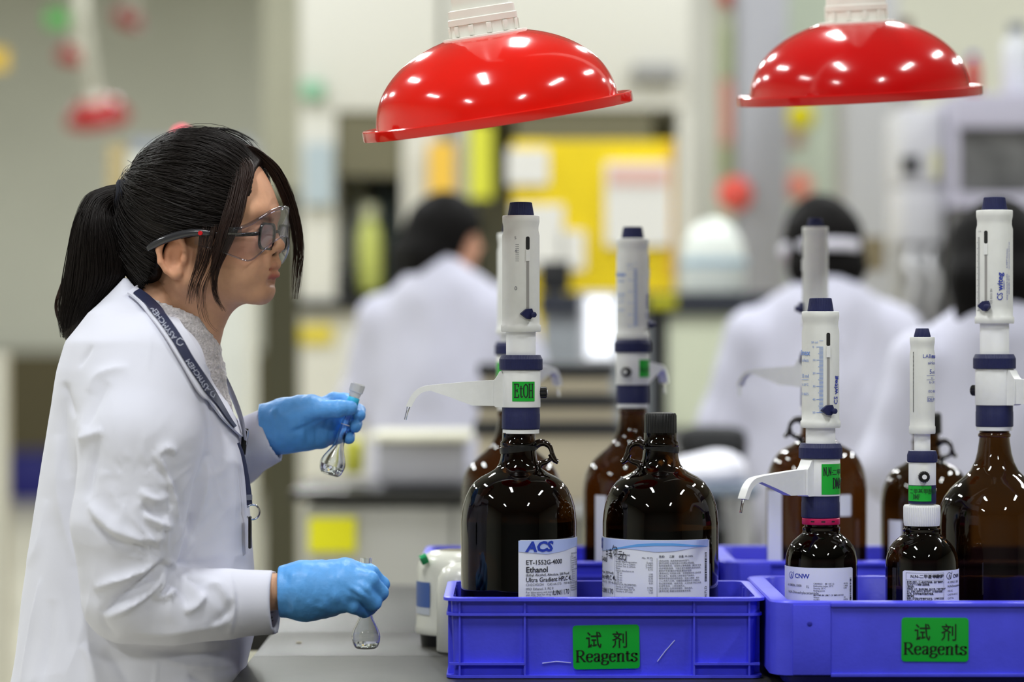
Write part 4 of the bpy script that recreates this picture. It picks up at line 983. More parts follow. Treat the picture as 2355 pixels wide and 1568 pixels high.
f = Flat(); f.put(text2d('二甲基甲酰胺', .0078, bold=.005, condense=.92), -.0232, .0105); f.put(serif2d('DMF', .0095, 'LEFT', (.11, .05), .8), -.0165, .003)
f.cyl('tag_lettering', mat('faded_ink', (14, 70, 26), .6), tg, (gx + 1 * K, gy, zat(1151, 3.9)), 31.9 * K + .0008, 0)
aL = math.asin(-52 / 83); z1 = zat(1317, 3.82); h = z1 - zat(1400, 3.82)
lb = patch('bottle_label', PAPER, G, (gx, gy, 0), gR, aL, aL + 2.15, z1 - h, z1, .0005, 40, .0015)
f = Flat()
for q in (rect2d(.005, 0, .0053, h - .003), rect2d(.0585, 0, .0588, h - .003)): f.put(q)
for y in (h - .003, h - .0125): f.put(rect2d(.005, y, .0588, y + .0003, 12))
f.put(text2d('N,N-二甲基甲酰胺', .0058, bold=.02), .0115, h - .0095); f.put(text2d('色谱纯', .004, bold=.02), .042, h - .0092)
for i, s in enumerate(('易燃液体和蒸气，吸入或皮肤接触有害，造成严重眼刺激，', '可能对生育能力或胎儿造成伤害。', '[预防措施]', '远离热源、火花、明火和热表面。禁止吸烟。使用防爆型电器', '设备。避免吸入烟雾/气体/蒸气/喷雾。只能在室外或通风', '处使用。戴防护手套/护目镜/防护面罩。', '[事故响应]', '如误吸入将受害人转移到空气新鲜处，保持呼吸舒适的', '休息姿势。如皮肤沾染用水充分清洗。')): f.put(text2d(s, .0033, bold=.03, condense=.62 if len(s) > 24 else .66), .0065, h - .0163 - .0032 * i)
f.put(text2d('4.109021.1000', .0045), .0655, h - .0175); f.put(text2d('N,N-Dimethylformamide', .0042, bold=.01), .0655, h - .023)
for i, s in enumerate(('HS-GC', 'CAS RN 68-12-2', 'CAT No.')): f.put(text2d(s, .0036), .0655, h - .029 - .005 * i)
cnw(f, .0765, h - .0105, .8)
f.cyl('label_print', INK, lb, (gx, gy, z1 - h), gR + .0009, aL)
Hh, hx, hy, hR = jug('large amber jug with tall dispenser at the right edge of the crate', 2287, 4.03, 0, AMBER, prof=raised(TALL), sc=1.0)
r1, zs, zb, Rb = dispenser(Hh, hx, hy, Z0 + 534 * K, BIG, 72, 322, math.radians(-37), stub=True)
sleeve_print(Hh, hx, hy, r1, zs, math.radians(-37), 'right')
green_tag(Hh, hx, hy, Rb * 1.004, math.radians(58), math.radians(85), zb + .028, zb + .045, [])
Ii, ix, iy, iR = jug('squat dark capped jug half hidden behind the white ribbed cap bottle', 2130, 4.53, .012, AMBERD, prof=JUG, sc=.9, hand=1, yaw=math.radians(-20))
knurl([(40 * K, 0), (41 * K, .002), (40 * K, .03), (36 * K, .034), (25 * K, .035)], (ix, iy, Z0 + .012 + 532 * K * .9), 26, .9 * K, 4).build('screw_cap', BLACKP, Ii, angle=25)
patch('bottle_label', PAPER, Ii, (ix, iy, 0), iR, math.radians(-62), math.radians(-40), Z0 + .06, Z0 + .165, .0005, 8)
# ---- white shaker behind the crate
mx, my = ctr(1052, 4.25); V0 = thing('vortex_shaker', 'small white benchtop shaker with blue label and green buttons, left of the crates', 'shaker', (mx, my, BENCH))
CREAM = mat('cream_enamel', (214, 214, 202), .25)
kk = 4.25 / F
mb = MB(); mb.lathe([(96 * kk, 0), (98 * kk, .004), (96 * kk, .012), (93 * kk, .05), (92 * kk, .094), (88 * kk, .106), (78 * kk, .115), (60 * kk, .121), (45 * kk, .123), (43 * kk, .118)], (mx, my, BENCH + .017), 56, True, True); mb.build('shaker_body', CREAM, V0, angle=45)
MB().lathe([(84 * kk, 0), (86 * kk, .016)], (mx, my, BENCH + .0006), 40, sq=.9).build('rubber_foot', BLACKP, V0)
MB().lathe([(43 * kk, 0), (40 * kk, .003), (10 * kk, .004)], (mx, my, BENCH + .137), 40, sq=.3).build('cup_head', mat('olive_rubber', (110, 104, 78), .6), V0)
lb = MB().box((xat(961, 4.2), my - 92 * kk - .0012 + .03, zat(1396, 4.2)), (xat(985, 4.2), my - 92 * kk + .03, zat(1341, 4.2))).v
patch('maker_label', mat('label_blue', (58, 92, 160), .4), V0, (mx, my, 0), 95.5 * kk, math.radians(-76), math.radians(-40), zat(1398, 4.2), zat(1340, 4.2), .0006, 8)
patch('maker_label', mat('label_pale', (190, 196, 206), .4), V0, (mx, my, 0), 95.2 * kk, math.radians(-76), math.radians(-40), zat(1415, 4.2), zat(1398.5, 4.2), .0006, 8)
for px, py, a in ((974, 1283, -60), (1042, 1300, -8)):
    c = P(px, py, my - .045); M = Matrix.Translation(c) @ Matrix.Rotation(math.radians(a * .5), 4, 'Z') @ Matrix.Rotation(math.radians(35), 4, 'X') @ Matrix.Rotation(math.radians(45), 4, 'Z')
    bt = MB().box((-.0055, -.0055, -.008), (.0055, .0055, .004), .001, M).build('green_button', mat('button_green', (20, 140, 84), .25), V0)
sb = thing('dropper_bottle', 'little white round pot half hidden between shaker and crate', 'bottle', (xat(1058, 4.13), 4.135, BENCH))
MB().lathe([(.036, 0), (.038, .003), (.038, .09), (.036, .108), (.029, .121), (.018, .128), (.004, .13)], (xat(1064, 4.135), 4.135, BENCH + .0004), 40).build('pot_body', CREAM, sb, angle=60)
# ------------------------------------------------------------------ red fume extraction hoods over the bench
RED = mat('red_hood_plastic', (214, 24, 14), .13, coat=.4, noise=.03, nscale=20)
RED2 = mat('red_hood_plastic_deep', (186, 12, 14), .16, coat=.3)
DUCT = mat('duct_white', (226, 224, 216), .45)
def hood(name, label, px, py, d, R, tilt, lean, red, group=None, dm=DUCT, n=64, hgt=1.0):
    """px,py: rim centre; R: rim radius in metres; tilt: roll in the picture plane, lean: towards the camera (degrees)"""
    c = P(px, py, d); root = thing(name, label, 'extraction hood', c, group)
    M = Matrix.Translation(c) @ Matrix.Rotation(math.radians(-tilt), 4, 'Y') @ Matrix.Rotation(math.radians(lean), 4, 'X')
    q = R / 314
    dome = []
    for i in range(25):
        z = 8 + 187 * (i / 24) ** .9; dome.append((282 * math.sqrt(1 - (z / 206.5) ** 2.25) * q, z * q * hgt))
    inner = [((r - 4 * q), z) for r, z in dome][::-1]
    prof = [(300 * q, -1 * q), (313 * q, -3 * q), (314 * q, 0), (314 * q, 19 * q), (312 * q, 21 * q), (288 * q, 16 * q)] + dome[1:] + inner[:-1] + [(285 * q, 6 * q), (300 * q, -1 * q)]
    mb = MB().lathe(prof, (0, 0, 0), n, False, False, M=M); mb.build('hood_dome', red, root, angle=38)
    zc = 195 * q * hgt
    w = 1.0
    cw = MB().lathe([(97 * q, 0), (98 * q, 2 * q), (97 * q, 7 * q), (78 * q, 8 * q), (77 * q, 34 * q), (80 * q, 35 * q), (80 * q, 48 * q), (77 * q, 50 * q), (76 * q, 68 * q), (71 * q, 70 * q)], (0, 0, zc - 3 * q), 48, True, True, M=M)
    for a in range(0, 360, 30):
        A = M @ Matrix.Rotation(math.radians(a + 8), 4, 'Z'); cw.box((74 * q, -6 * q, zc + 6 * q), (82 * q, 6 * q, zc + 30 * q), 2 * q, A)
    cw.build('duct_collar', DUCT, root, angle=30)
    top = M @ Vector((0, 0, zc + 60 * q)); ax = (M.to_3x3() @ Vector((0, 0, 1)))
    pts = [top, top + ax * .12 * R / .19, top + ax * .3 * R / .19 + Vector((0, 0, .06)), ]
    p = pts[-1]; pts += [Vector((p.x + ax.x * .12, p.y + ax.y * .12, p.z + .35)), Vector((p.x + ax.x * .14, p.y + ax.y * .14, CEIL - .002))]
    MB().tube([Vector(t) for t in spline(pts, 6)], 66 * q, 28).build('flexible_duct', dm, root, angle=50)
    return root
hood('fume_extraction_hood', 'large glossy red dome hood tilted over the ethanol bottles, left of the two', 1146, 276, 3.93, 314 * FOC / F, 8.9, 6.3, RED)
hood('fume_extraction_hood', 'deep red dome hood hanging almost level at the upper right', 1977, 228, 4.38, 281 * 4.38 / F, 3.0, 6.0, RED2)

hood('fume_extraction_hood', 'largest of the three far red hoods, low at the left', 226, 274, 16, 76 * 16 / F, 7, 24, mat('red_far', (140, 12, 9), .35), n=24, dm=mat('duct_grey', (178, 177, 164), .6))
hood('fume_extraction_hood', 'middle one of the three far red hoods at the left', 172, 130, 17, 44 * 17 / F, -6, 30, mat('red_far', (140, 12, 9), .35), n=24, dm=mat('duct_grey', (178, 177, 164), .6))
hood('fume_extraction_hood', 'topmost far red hood, turned on edge', 292, 44, 18, 36 * 18 / F, -34, 34, mat('red_far', (140, 12, 9), .35), n=24, dm=mat('duct_grey', (178, 177, 164), .6))
o = pbox('hanging_sign', 104, 158, 22, 62, 17, .03, mat('sign_green2', (84, 168, 84), .5), None); tag(o, 'small green sign hanging at the upper left', 'sign')
o.data.transform(Matrix.Rotation(math.radians(-28), 4, 'Y')) if 0 else None
o = pbox('hanging_sign', -40, 16, 112, 160, 17, .03, mat('sign_amber', (224, 186, 60), .5), None); tag(o, 'amber sign cut by the left edge', 'sign')
# ------------------------------------------------------------------ the woman in the foreground
SKIN = mat('skin', (208, 160, 128), .56, spec=.3, noise=.05, nscale=90, bump=.08, bscale=900, sss=.12)
def skin_material():
    m = SKIN; nt = m.node_tree; b = nt.nodes['Principled BSDF']
    at = nt.nodes.new('ShaderNodeAttribute'); at.attribute_name = 'tone'
    mx = nt.nodes.new('ShaderNodeMixRGB'); mx.inputs[0].default_value = 1; mx.blend_type = 'MULTIPLY'
    src = b.inputs['Base Color'].links[0].from_socket
    nt.links.new(src, mx.inputs[1]); nt.links.new(at.outputs['Color'], mx.inputs[2]); nt.links.new(mx.outputs[0], b.inputs['Base Color'])
skin_material()
COAT = mat('coat_cotton', (212, 213, 226), .85, bump=.05, bscale=900, sheen=.1)
KNIT = mat('grey_knit', (196, 190, 190), .95, noise=.25, nscale=260, bump=.9, bscale=330, sheen=.4)
HAIR = mat('black_hair', (22, 16, 14), .42, spec=.28)
HAIRB = mat('brown_black_hair', (46, 30, 24), .42, spec=.35)
GLOVE = mat('nitrile_glove', (92, 164, 234), .45, noise=.06, nscale=60, bump=.25, bscale=220)
DD = 3.95                      # distance of her mid plane
def M3(px, py, dd): return np.array(P(px, py, DD + dd))
TH = math.radians(-14)
E0 = np.array(P(425, 595, DD)) + np.array([.0190, 0, 0])
RZ = np.array([[math.cos(TH), -math.sin(TH), 0], [math.sin(TH), math.cos(TH), 0], [0, 0, 1]])
def Hd(x, y, z): return E0 + RZ @ np.array([x, y, z])
def toworld(V): return V @ RZ.T + E0
def mm(*a): return tuple(v / 1000 for v in a)
# ---- head, modelled in its own frame: x forward, y to her left, z up, origin between the ears
f = Field((-.11, -.10, -.145), (.15, .10, .185), .0019)
f.ell(mm(5, 0, 86), mm(97, 74, 80))
f.ell(mm(42, 0, 20), mm(66, 61, 86), .02)
f.ell(mm(64, 0, 64), mm(47, 56, 48), .02)                       # forehead
f.ell(mm(94, 0, -41), mm(16, 20, 18), .022)                     # chin
for s in (-1, 1):
    f.cap(mm(6, s * 51, -30), mm(86, s * 17, -48), .014, .012, .022)
    f.cap(mm(0, s * 57, 10), mm(8, s * 52, -30), .014, .014, .02)
    f.ell(mm(74, s * 42, 18), mm(28, 18, 22), .018)             # cheek
    f.ell(mm(74, s * 36, -14), mm(26, 18, 26), .02)
    f.cap(mm(104, s * 10, 62), mm(91, s * 42, 63), .007, .008, .018)
f.ell(mm(92.5, 0, -14), mm(20, 27, 23), .016)                     # muzzle
for s in (-1, 1): f.ell(mm(107, s * 31, 40), mm(13, 17, 12), .012, cut=True)
f.cap(mm(97, 0, 48), mm(115, 0, 21), .0068, .0066, .014)         # nose
f.ell(mm(117.5, 0, 16.5), mm(8.6, 7.6, 7), .008)
for s in (-1, 1): f.ell(mm(109, s * 10.5, 11), mm(8.8, 5.6, 6), .006)
for s in (-1, 1): f.ell(mm(113, s * 6, 5.5), mm(5, 3, 3.5), .003, cut=True)
for s in (-1, 1):                                               # eyelids over the eyeballs
    f.ell(mm(91.5, s * 31, 39), mm(13.2, 14, 13), .005)
    f.ell(mm(105, s * 31, 37.4), mm(6, 11, 2.6), .002, cut=True)
f.cap(mm(113, 0, 2), mm(117, 0, -6), .004, .004, .006)            # philtrum column
LM = -15.5
up = [mm(91, -25, LM - 1.5), mm(102.5, -17, LM + 2.2), mm(111.5, -6, LM + 5.8), mm(113, 0, LM + 5), mm(111.5, 6, LM + 5.8), mm(102.5, 17, LM + 2.2), mm(91, 25, LM - 1.5)]
f.chain(up, [.0018, .0038, .0046, .0045, .0046, .0038, .0018], .005)
lo = [mm(92, -24, LM - 2.5), mm(103, -15, LM - 6.2), mm(110.5, -5, LM - 8.2), mm(111.5, 0, LM - 8.4), mm(110.5, 5, LM - 8.2), mm(103, 15, LM - 6.2), mm(92, 24, LM - 2.5)]
f.chain(lo, [.0018, .0042, .0054, .0055, .0054, .0042, .0018], .005)
cut = [mm(96, -27, LM - 2.4), mm(110, -15, LM - .4), mm(119.5, 0, LM - 1.4), mm(110, 15, LM - .4), mm(96, 27, LM - 2.4)]
f.chain(cut, [.0008, .0010, .0011, .0010, .0008], .003, cut=True)
f.ell(mm(110, 0, -33), mm(7, 16, 4.5), .01, cut=True)
# ears
for s in (-1, 1):
    R = Matrix.Rotation(math.radians(-14), 3, 'Y')
    f.ell(mm(-8, s * 71, 1), mm(17, 8, 27), .006, R=Matrix.Rotation(math.radians(12), 4, 'Y'))
    f.ell(mm(-4, s * 80, 2), mm(11, 9, 16), .004, R=Matrix.Rotation(math.radians(12), 4, 'Y'), cut=True)
    hel = []
    for k in range(11):
        a = math.radians(-75 + 250 * k / 10); hel.append(mm(-8 - 16 * math.sin(a + .2) * 1.0, s * (78 - 2.5 * math.sin(a)), 3 + 24 * -math.cos(a + .2)))
    hel = [mm(6, s * 74, 16), mm(3, s * 77, 25), mm(-9, s * 79, 29), mm(-21, s * 81, 24), mm(-27, s * 82, 10), mm(-25, s * 81, -6), mm(-18, s * 78, -18), mm(-8, s * 75, -25)]
    f.chain(hel, [.0035, .0042, .0044, .0044, .0042, .004, .0038, .005], .003)
    f.ell(mm(-4, s * 74, -22), mm(8, 5, 8), .005)
    f.ell(mm(6, s * 73, -2), mm(5, 5, 8), .004)
# neck
f.cap(mm(-12, 0, -20), mm(-38, 0, -150), .047, .047, .03)
f.cap(mm(16, 0, -60), mm(-16, 0, -150), .026, .032, .03)
Vh, Qh = f.mesh()
# tone: lips and cheeks, brows, shade painted into mouth line and nostrils
x, y, z = Vh[:, 0] * 1000, Vh[:, 1] * 1000, Vh[:, 2] * 1000
tone = np.ones((len(Vh), 4), np.float32)
def polyd(p, q): 
    d = np.full(len(Vh), 1e3)
    for a, b in zip(p[:-1], p[1:]):
        a = np.array(a) * 1000; b = np.array(b) * 1000; ab = b - a; P_ = np.stack([x, y, z], 1) - a
        t = np.clip((P_ @ ab) / (ab @ ab), 0, 1); d = np.minimum(d, np.linalg.norm(P_ - t[:, None] * ab, axis=1))
    return d
lipd = np.minimum(polyd(up, 0) - 5.5, polyd(lo, 0) - 6.6); wl = np.clip(.7 - lipd / 1.6, 0, 1)[:, None]
tone[:, :3] = tone[:, :3] * (1 - wl) + wl * np.array([.74, .42, .47])
wd_ = np.clip(1.2 - polyd(cut, 0) / 1.6, 0, 1)[:, None]; tone[:, :3] *= 1 - .55 * wd_ * np.array([.8, 1, 1])  # shade between the lips darkened into the tone
for s in (-1, 1):
    brow = [mm(110, s * 12, 53), mm(104, s * 28, 57), mm(88, s * 46, 51)]
    bw = np.clip(1.6 - polyd(brow, 0) / 3.4, 0, 1)[:, None] * (x > 60)[:, None]; tone[:, :3] = tone[:, :3] * (1 - bw * .8) + bw * .8 * np.array([.16, .13, .12])
    lash = [mm(103, s * 20, 38.5), mm(105, s * 31, 40.5), mm(96, s * 43, 38.5)]
    bw = np.clip(1.5 - polyd(lash, 0) / 1.6, 0, 1)[:, None]; tone[:, :3] = tone[:, :3] * (1 - bw * .85) + bw * .85 * np.array([.1, .08, .08])
ed = np.sqrt(((x + 8) / 22) ** 2 + (z / 32) ** 2); we = np.clip(1.5 - ed, 0, 1) * (np.abs(y) > 62); tone[:, :3] *= 1 - we[:, None] * np.array([.0, .12, .14])
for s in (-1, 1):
    dm = np.sqrt((x - 112) ** 2 + (y - s * 6) ** 2 + ((z - 6) * 1.3) ** 2); q = np.clip(1.7 - dm / 4.0, 0, 1)[:, None] * .75; tone[:, :3] *= 1 - q  # nostril shade darkened into the skin tone
cw = np.clip(1 - np.sqrt(((x - 80) / 34) ** 2 + ((z - 6) / 26) ** 2), 0, 1)[:, None] * .12; tone[:, :3] *= 1 - cw * np.array([0, .9, .8])
for mx_, my_, mz_ in ((70, -52, -18), (96, -38, 58), (60, -62, 80)):
    dm = np.sqrt((x - mx_) ** 2 + (y - my_) ** 2 + (z - mz_) ** 2); q = np.clip(1.6 - dm / 1.3, 0, 1)[:, None] * .6; tone[:, :3] *= 1 - q
Vh_w = toworld(Vh)
# ---- hands: finger chains in view coordinates
def glove_field(chains, palm, lo, hi, h, shrink=0):
    g = Field(lo, hi, h)
    for a, b, ra, rb, k in palm: g.cap(a, b, ra - shrink, rb - shrink, k)
    for pts, rad, k in chains:
        sub = Field(lo, hi, h) if 0 else None
        for i in range(len(pts) - 1): g.cap(pts[i], pts[i + 1], rad[i] - shrink, rad[i + 1] - shrink, k if i == 0 else .002)
    return g
q = .0006
def J(px, py, dd): return M3(px, py, dd)
# near (right) hand: back of the hand towards us, fingers curling over the neck of the upright flask
hn = -.135
near_palm = [(J(655, 1360, hn), J(700, 1357, hn), .0315, .034, 0),
    (J(700, 1345, hn), J(795, 1318, hn + .012), .027, .020, .02), (J(700, 1352, hn), J(790, 1335, hn - .002), .027, .020, .02),
    (J(705, 1362, hn), J(785, 1358, hn - .008), .027, .019, .02), (J(705, 1372, hn), J(775, 1378, hn - .004), .025, .017, .02),
    (J(700, 1378, hn + .01), J(760, 1388, hn + .02), .02, .016, .02)]
near_ch = [
    ([J(775, 1378, hn - .006), J(812, 1391, hn - .010), J(838, 1404, hn + .008), J(842, 1402, hn + .028)], [.0145, .0115, .0098, .0085], .006),
    ([J(788, 1352, hn - .010), J(832, 1358, hn - .018), J(858, 1385, hn - .004), J(850, 1398, hn + .020)], [.0152, .0132, .0115, .0095], .006),
    ([J(795, 1330, hn - .004), J(848, 1334, hn - .010), J(874, 1362, hn + .006), J(864, 1378, hn + .030)], [.0155, .0132, .0112, .0095], .006),
    ([J(796, 1314, hn + .014), J(850, 1318, hn + .012), J(877, 1343, hn + .024), J(866, 1358, hn + .046)], [.0158, .0125, .0108, .0092], .006),
    ([J(715, 1362, hn + .025), J(770, 1352, hn + .052), J(815, 1350, hn + .066), J(846, 1362, hn + .060)], [.02, .0155, .0130, .0105], .015)]
fl = J(842, 1300, hn + .036)
# far (left) hand: palm towards us, thumb along the top, finger tips showing beyond the tilted flask
hf = .10
far_palm = [(J(615, 985, hf), J(660, 978, hf), .031, .030, 0),
    (J(660, 960, hf), J(735, 950, hf + .01), .024, .020, .02), (J(660, 975, hf + .004), J(745, 962, hf + .018), .022, .018, .02), (J(660, 990, hf + .004), J(742, 982, hf + .018), .022, .018, .02),
    (J(660, 1000, hf), J(735, 1004, hf + .012), .022, .0165, .02), (J(660, 955, hf - .008), J(715, 938, hf - .012), .02, .018, .02)]
far_ch = [
    ([J(690, 950, hf - .010), J(735, 942, hf - .026), J(778, 940, hf - .034), J(806, 938, hf - .028)], [.019, .0145, .0125, .0105], .014),
    ([J(738, 945, hf + .012), J(768, 922, hf + .022), J(795, 922, hf + .012), J(808, 934, hf - .002)], [.0152, .0128, .0115, .0095], .006),
    ([J(745, 960, hf + .02), J(795, 950, hf + .030), J(822, 946, hf + .016), J(826, 954, hf - .004)], [.0152, .0125, .0112, .0092], .006),
    ([J(742, 980, hf + .02), J(790, 978, hf + .028), J(815, 974, hf + .014), J(817, 980, hf - .008)], [.0160, .0122, .0108, .0090], .006),
    ([J(735, 1002, hf + .015), J(775, 1004, hf + .022), J(800, 1002, hf + .010), J(802, 1008, hf - .010)], [.0145, .0110, .0098, .0085], .006)]
def fld(pl, ch, h, shrink=0):
    pts = np.array([p for a, b, *_ in pl for p in (a, b)] + [p for c in ch for p in c[0]])
    return glove_field(ch, pl, pts.min(0) - .045, pts.max(0) + .045, h, shrink)
body_parts = [(Vh_w, Qh)]
hands = []
for pl, ch in ((near_palm, near_ch), (far_palm, far_ch)):
    g = fld(pl, ch, .0026, .0048); hands.append(g.mesh())
# trunk, arms and legs of the body under the clothes
def torso_loft(rows, lo, hi, h, ex=2.3):
    """rows: (py, px back, px front, half depth in px, depth offset in m)"""
    g = Field(lo, hi, h); R_ = np.array(rows, float)
    kk = DD / F
    def fn(X, Y, Z):
        py = 784 + (H - Z) / kk
        ip = lambda c: np.interp(py, R_[:, 0], R_[:, c]).astype(np.float32)
        xb = (ip(1) - 1177.5) * kk; xf = (ip(2) - 1177.5) * kk; hd = ip(3) * kk; yc = DD + ip(4)
        cx = (xb + xf) / 2; a = (xf - xb) / 2
        qq = (np.abs((X - cx) / a) ** ex + np.abs((Y - yc) / hd) ** ex) ** (1 / ex)
        dz = np.maximum(R_[0, 0] - py, py - R_[-1, 0]) * kk
        return np.maximum((qq - 1) * np.minimum(a, hd) * .85, dz).astype(np.float32)
    g.op(fn, lo, hi); return g
ROWS = [(640, 288, 300, 50, 0), (655, 276, 322, 82, 0), (678, 255, 352, 108, 0), (700, 234, 372, 150, 0), (722, 210, 392, 205, 0), (786, 162, 436, 285, 0), (850, 143, 472, 303, 0), (905, 131, 502, 306, 0), (950, 122, 530, 300, 0), (1050, 104, 560, 288, 0), (1200, 82, 577, 285, 0), (1350, 60, 583, 295, 0), (1450, 47, 586, 305, 0), (1520, 38, 568, 312, 0), (1568, 29, 560, 316, 0), (1750, 14, 558, 320, 0), (1950, 4, 556, 320, 0), (2180, -6, 552, 318, 0)]
BR = [(735, 262, 372, 130, 0), (786, 225, 390, 205, 0), (850, 195, 430, 230, 0), (950, 170, 480, 230, 0), (1200, 130, 530, 225, 0)] + [(1568, 80, 520, 250, 0), (1800, 70, 500, 250, 0), (1900, 110, 440, 230, 0)]
lo, hi = M3(-60, 2260, 0) - np.array([0, .30, 0]), M3(1000, 640, 0) + np.array([0, .30, 0])
g = torso_loft(BR, lo, np.array([hi[0] - .2, hi[1], hi[2]]), .007)
g.F = np.pad(g.F, 0)
blo = np.array([lo[0], lo[1], 0.0]); 
def leg_pts(s): return [np.array([M3(290, 0, 0)[0], DD + s * .095, .72]), np.array([M3(300, 0, 0)[0], DD + s * .09, .46]), np.array([M3(275, 0, 0)[0], DD + s * .085, .09])]
bodyf = Field((lo[0], lo[1], 0.02), (hi[0] - .1, hi[1], hi[2]), .007)
Zn = int(round((g.lo[2] - bodyf.lo[2]) / .007))
bodyf2 = torso_loft(BR, bodyf.lo, bodyf.lo + .007 * bodyf.n, .007)
for s in (-1, 1): bodyf2.chain(leg_pts(s), [.078, .056, .036], .04)
NSH, NEL, NWR = M3(345, 860, -.165), M3(285, 1370, -.185), M3(650, 1360, hn)
FSH, FEL, FWR = M3(350, 860, .165), M3(440, 1120, .20), M3(620, 985, hf)
bodyf2.chain([NSH, NEL], [.05, .036], .03).chain([NEL, NWR], [.036, .0245], .01)
bodyf2.chain([FSH, FEL], [.05, .036], .03).chain([FEL, FWR], [.036, .0245], .01)
bodyf2.cap(M3(372, 710, 0), M3(335, 800, 0), .046, .06, .03)
Vb, Qb = bodyf2.mesh()
V, Q = join_meshes([(Vh_w, Qh), (Vb, Qb)] + hands)
WOM = thing('person', 'woman in white lab coat, goggles and blue gloves with ponytail, standing in profile at left', 'person', (P(300, 0, DD).x, DD, 0))
bo = mesh_obj('body', V, Q, SKIN, WOM, angle=None)
col = np.ones((len(V), 4), np.float32); col[:len(tone)] = tone
at = bo.data.attributes.new('tone', 'FLOAT_COLOR', 'POINT'); at.data.foreach_set('color', col.ravel())
# eyes
for s in (-1, 1):
    mb = MB(); c = Hd(*mm(90.5, s * 31, 38)); 
    A = Matrix.Translation(Vector(c)) @ Matrix.Rotation(TH, 4, 'Z') @ Matrix.Rotation(math.radians(90), 4, 'Y')
    mb.lathe([(12 * math.sin(t) / 1000 + 1e-5, -12 * math.cos(t) / 1000) for t in np.linspace(0, math.pi, 15)], (0, 0, 0), 24, True, True, M=A); e = mb.build('eyeball', mat('eye_white', (226, 220, 214), .15), WOM, angle=None)
    MB().lathe([(.0058, .0107), (.0056, .01125), (.0025, .0121), (.0001, .0122)], (0, 0, 0), 20, M=A).build('iris', mat('iris_brown', (34, 22, 16), .1), e, angle=None)
# ---- gloves
def crease(V, N, segs, amp, wid):
    d = np.zeros(len(V))
    for a, b, s_ in segs:
        a = np.array(a); b = np.array(b); ab = b - a; t = np.clip(((V - a) @ ab) / (ab @ ab), 0, 1); e = np.linalg.norm(V - a - t[:, None] * ab, axis=1)
        d += s_ * np.exp(-(e / wid) ** 2) * np.sin(np.clip(t, .02, .98) * math.pi) ** .5
    return V + N * (d * amp)[:, None]
for nm, pl, ch, wr, dr, segs, lab in (
    ('glove', near_palm, near_ch, J(642, 1360, hn), np.array([1, 0, 0.03]), [((796, 1352), (846, 1398), -1.5), ((800, 1326), (864, 1382), -1.5), ((805, 1312), (872, 1352), -1.2), ((702, 1302), (718, 1402), 1), ((672, 1312), (676, 1408), 1.2), (((740), 1345), (752, 1408), .8), ((768, 1350), (775, 1404), .7), ((690, 1380), (735, 1350), .6), ((660, 1310), (664, 1408), -1), ((788, 1385), (800, 1404), .7), ((720, 1388), (750, 1404), .8), ((680, 1390), (720, 1378), .6)], 'near right glove'),
    ('glove', far_palm, far_ch, J(600, 985, hf), np.array([1, 0, 0.08]), [((625, 930), (640, 1035), 1.4), ((640, 935), (646, 1035), -1), ((660, 995), (735, 975), -1.4), ((700, 965), (790, 962), -1), ((720, 1010), (760, 1000), .6), ((745, 912), (748, 926), -.8)], 'far left glove')):
    g = fld(pl, ch, .0019)
    # cuff: a slightly flared tube open at the wrist
    d0 = dr / np.linalg.norm(dr)
    if pl is near_palm: g.cap(J(640, 1361, hn), J(668, 1359, hn), .0318, .0318, .01)
    else: g.cap(J(604, 986, hf), J(650, 982, hf), .0345, .032, .01); g.cap(J(634, 985, hf), J(640, 984, hf), .0345, .0345, .006)
    g.half(wr, -d0)
    c1_ = wr - d0 * .02; c2_ = wr + d0 * .012; g.cap(c1_, c2_, .0285, .0285, .002, cut=True)
    V, Q = g.mesh(); N = vnormals(V, Q)
    dd0 = (hn - .03) if pl is near_palm else (hf - .03)
    sg = [(J(a[0], a[1], dd0), J(b[0], b[1], dd0), s_) for a, b, s_ in segs]
    V = crease(V, N, sg, .0018, .0042)
    n = vnoise(V * 85, 3) * .0007 + vnoise(V * np.array([200, 120, 60]), 4) * .0005; V = V + N * n[:, None]
    o = mesh_obj(nm, V, Q, GLOVE, WOM, angle=None); o['label'] = lab
# ---- lab coat
lo, hi = M3(-60, 2260, 0) - np.array([0, .33, 0]), M3(720, 640, 0) + np.array([0, .33, 0])
cf = torso_loft(ROWS, lo, hi, .0037)
SH, EL, WR = M3(345, 880, -.165), M3(283, 1372, -.20), M3(636, 1385, hn - .0)
UA = [M3(352, 850, -.155), M3(322, 1010, -.195), M3(297, 1200, -.205), M3(285, 1372, -.205)]
cf.cap(UA[0], UA[1], .070, .079, .045); cf.chain(UA[1:], [.079, .073, .058], .010)
FA = [M3(288, 1384, -.205), M3(400, 1392, -.185), M3(520, 1388, -.155), M3(624, 1384, hn)]
cf.chain(FA, [.0545, .0515, .046, .0425], .007)
cf.cap(M3(545, 1386, -.15), M3(634, 1384, hn), .0435, .0425, .003)
cf.half(M3(636, 1384, hn), (1, -.02, -.03)) if 0 else None
FU = [M3(352, 850, .155), M3(360, 1000, .20), M3(420, 1120, .21)]
cf.chain(FU, [.070, .076, .06], .05)
cf.chain([M3(420, 1115, .21), M3(530, 1050, .16), M3(612, 1005, hf)], [.056, .044, .0405], .02)
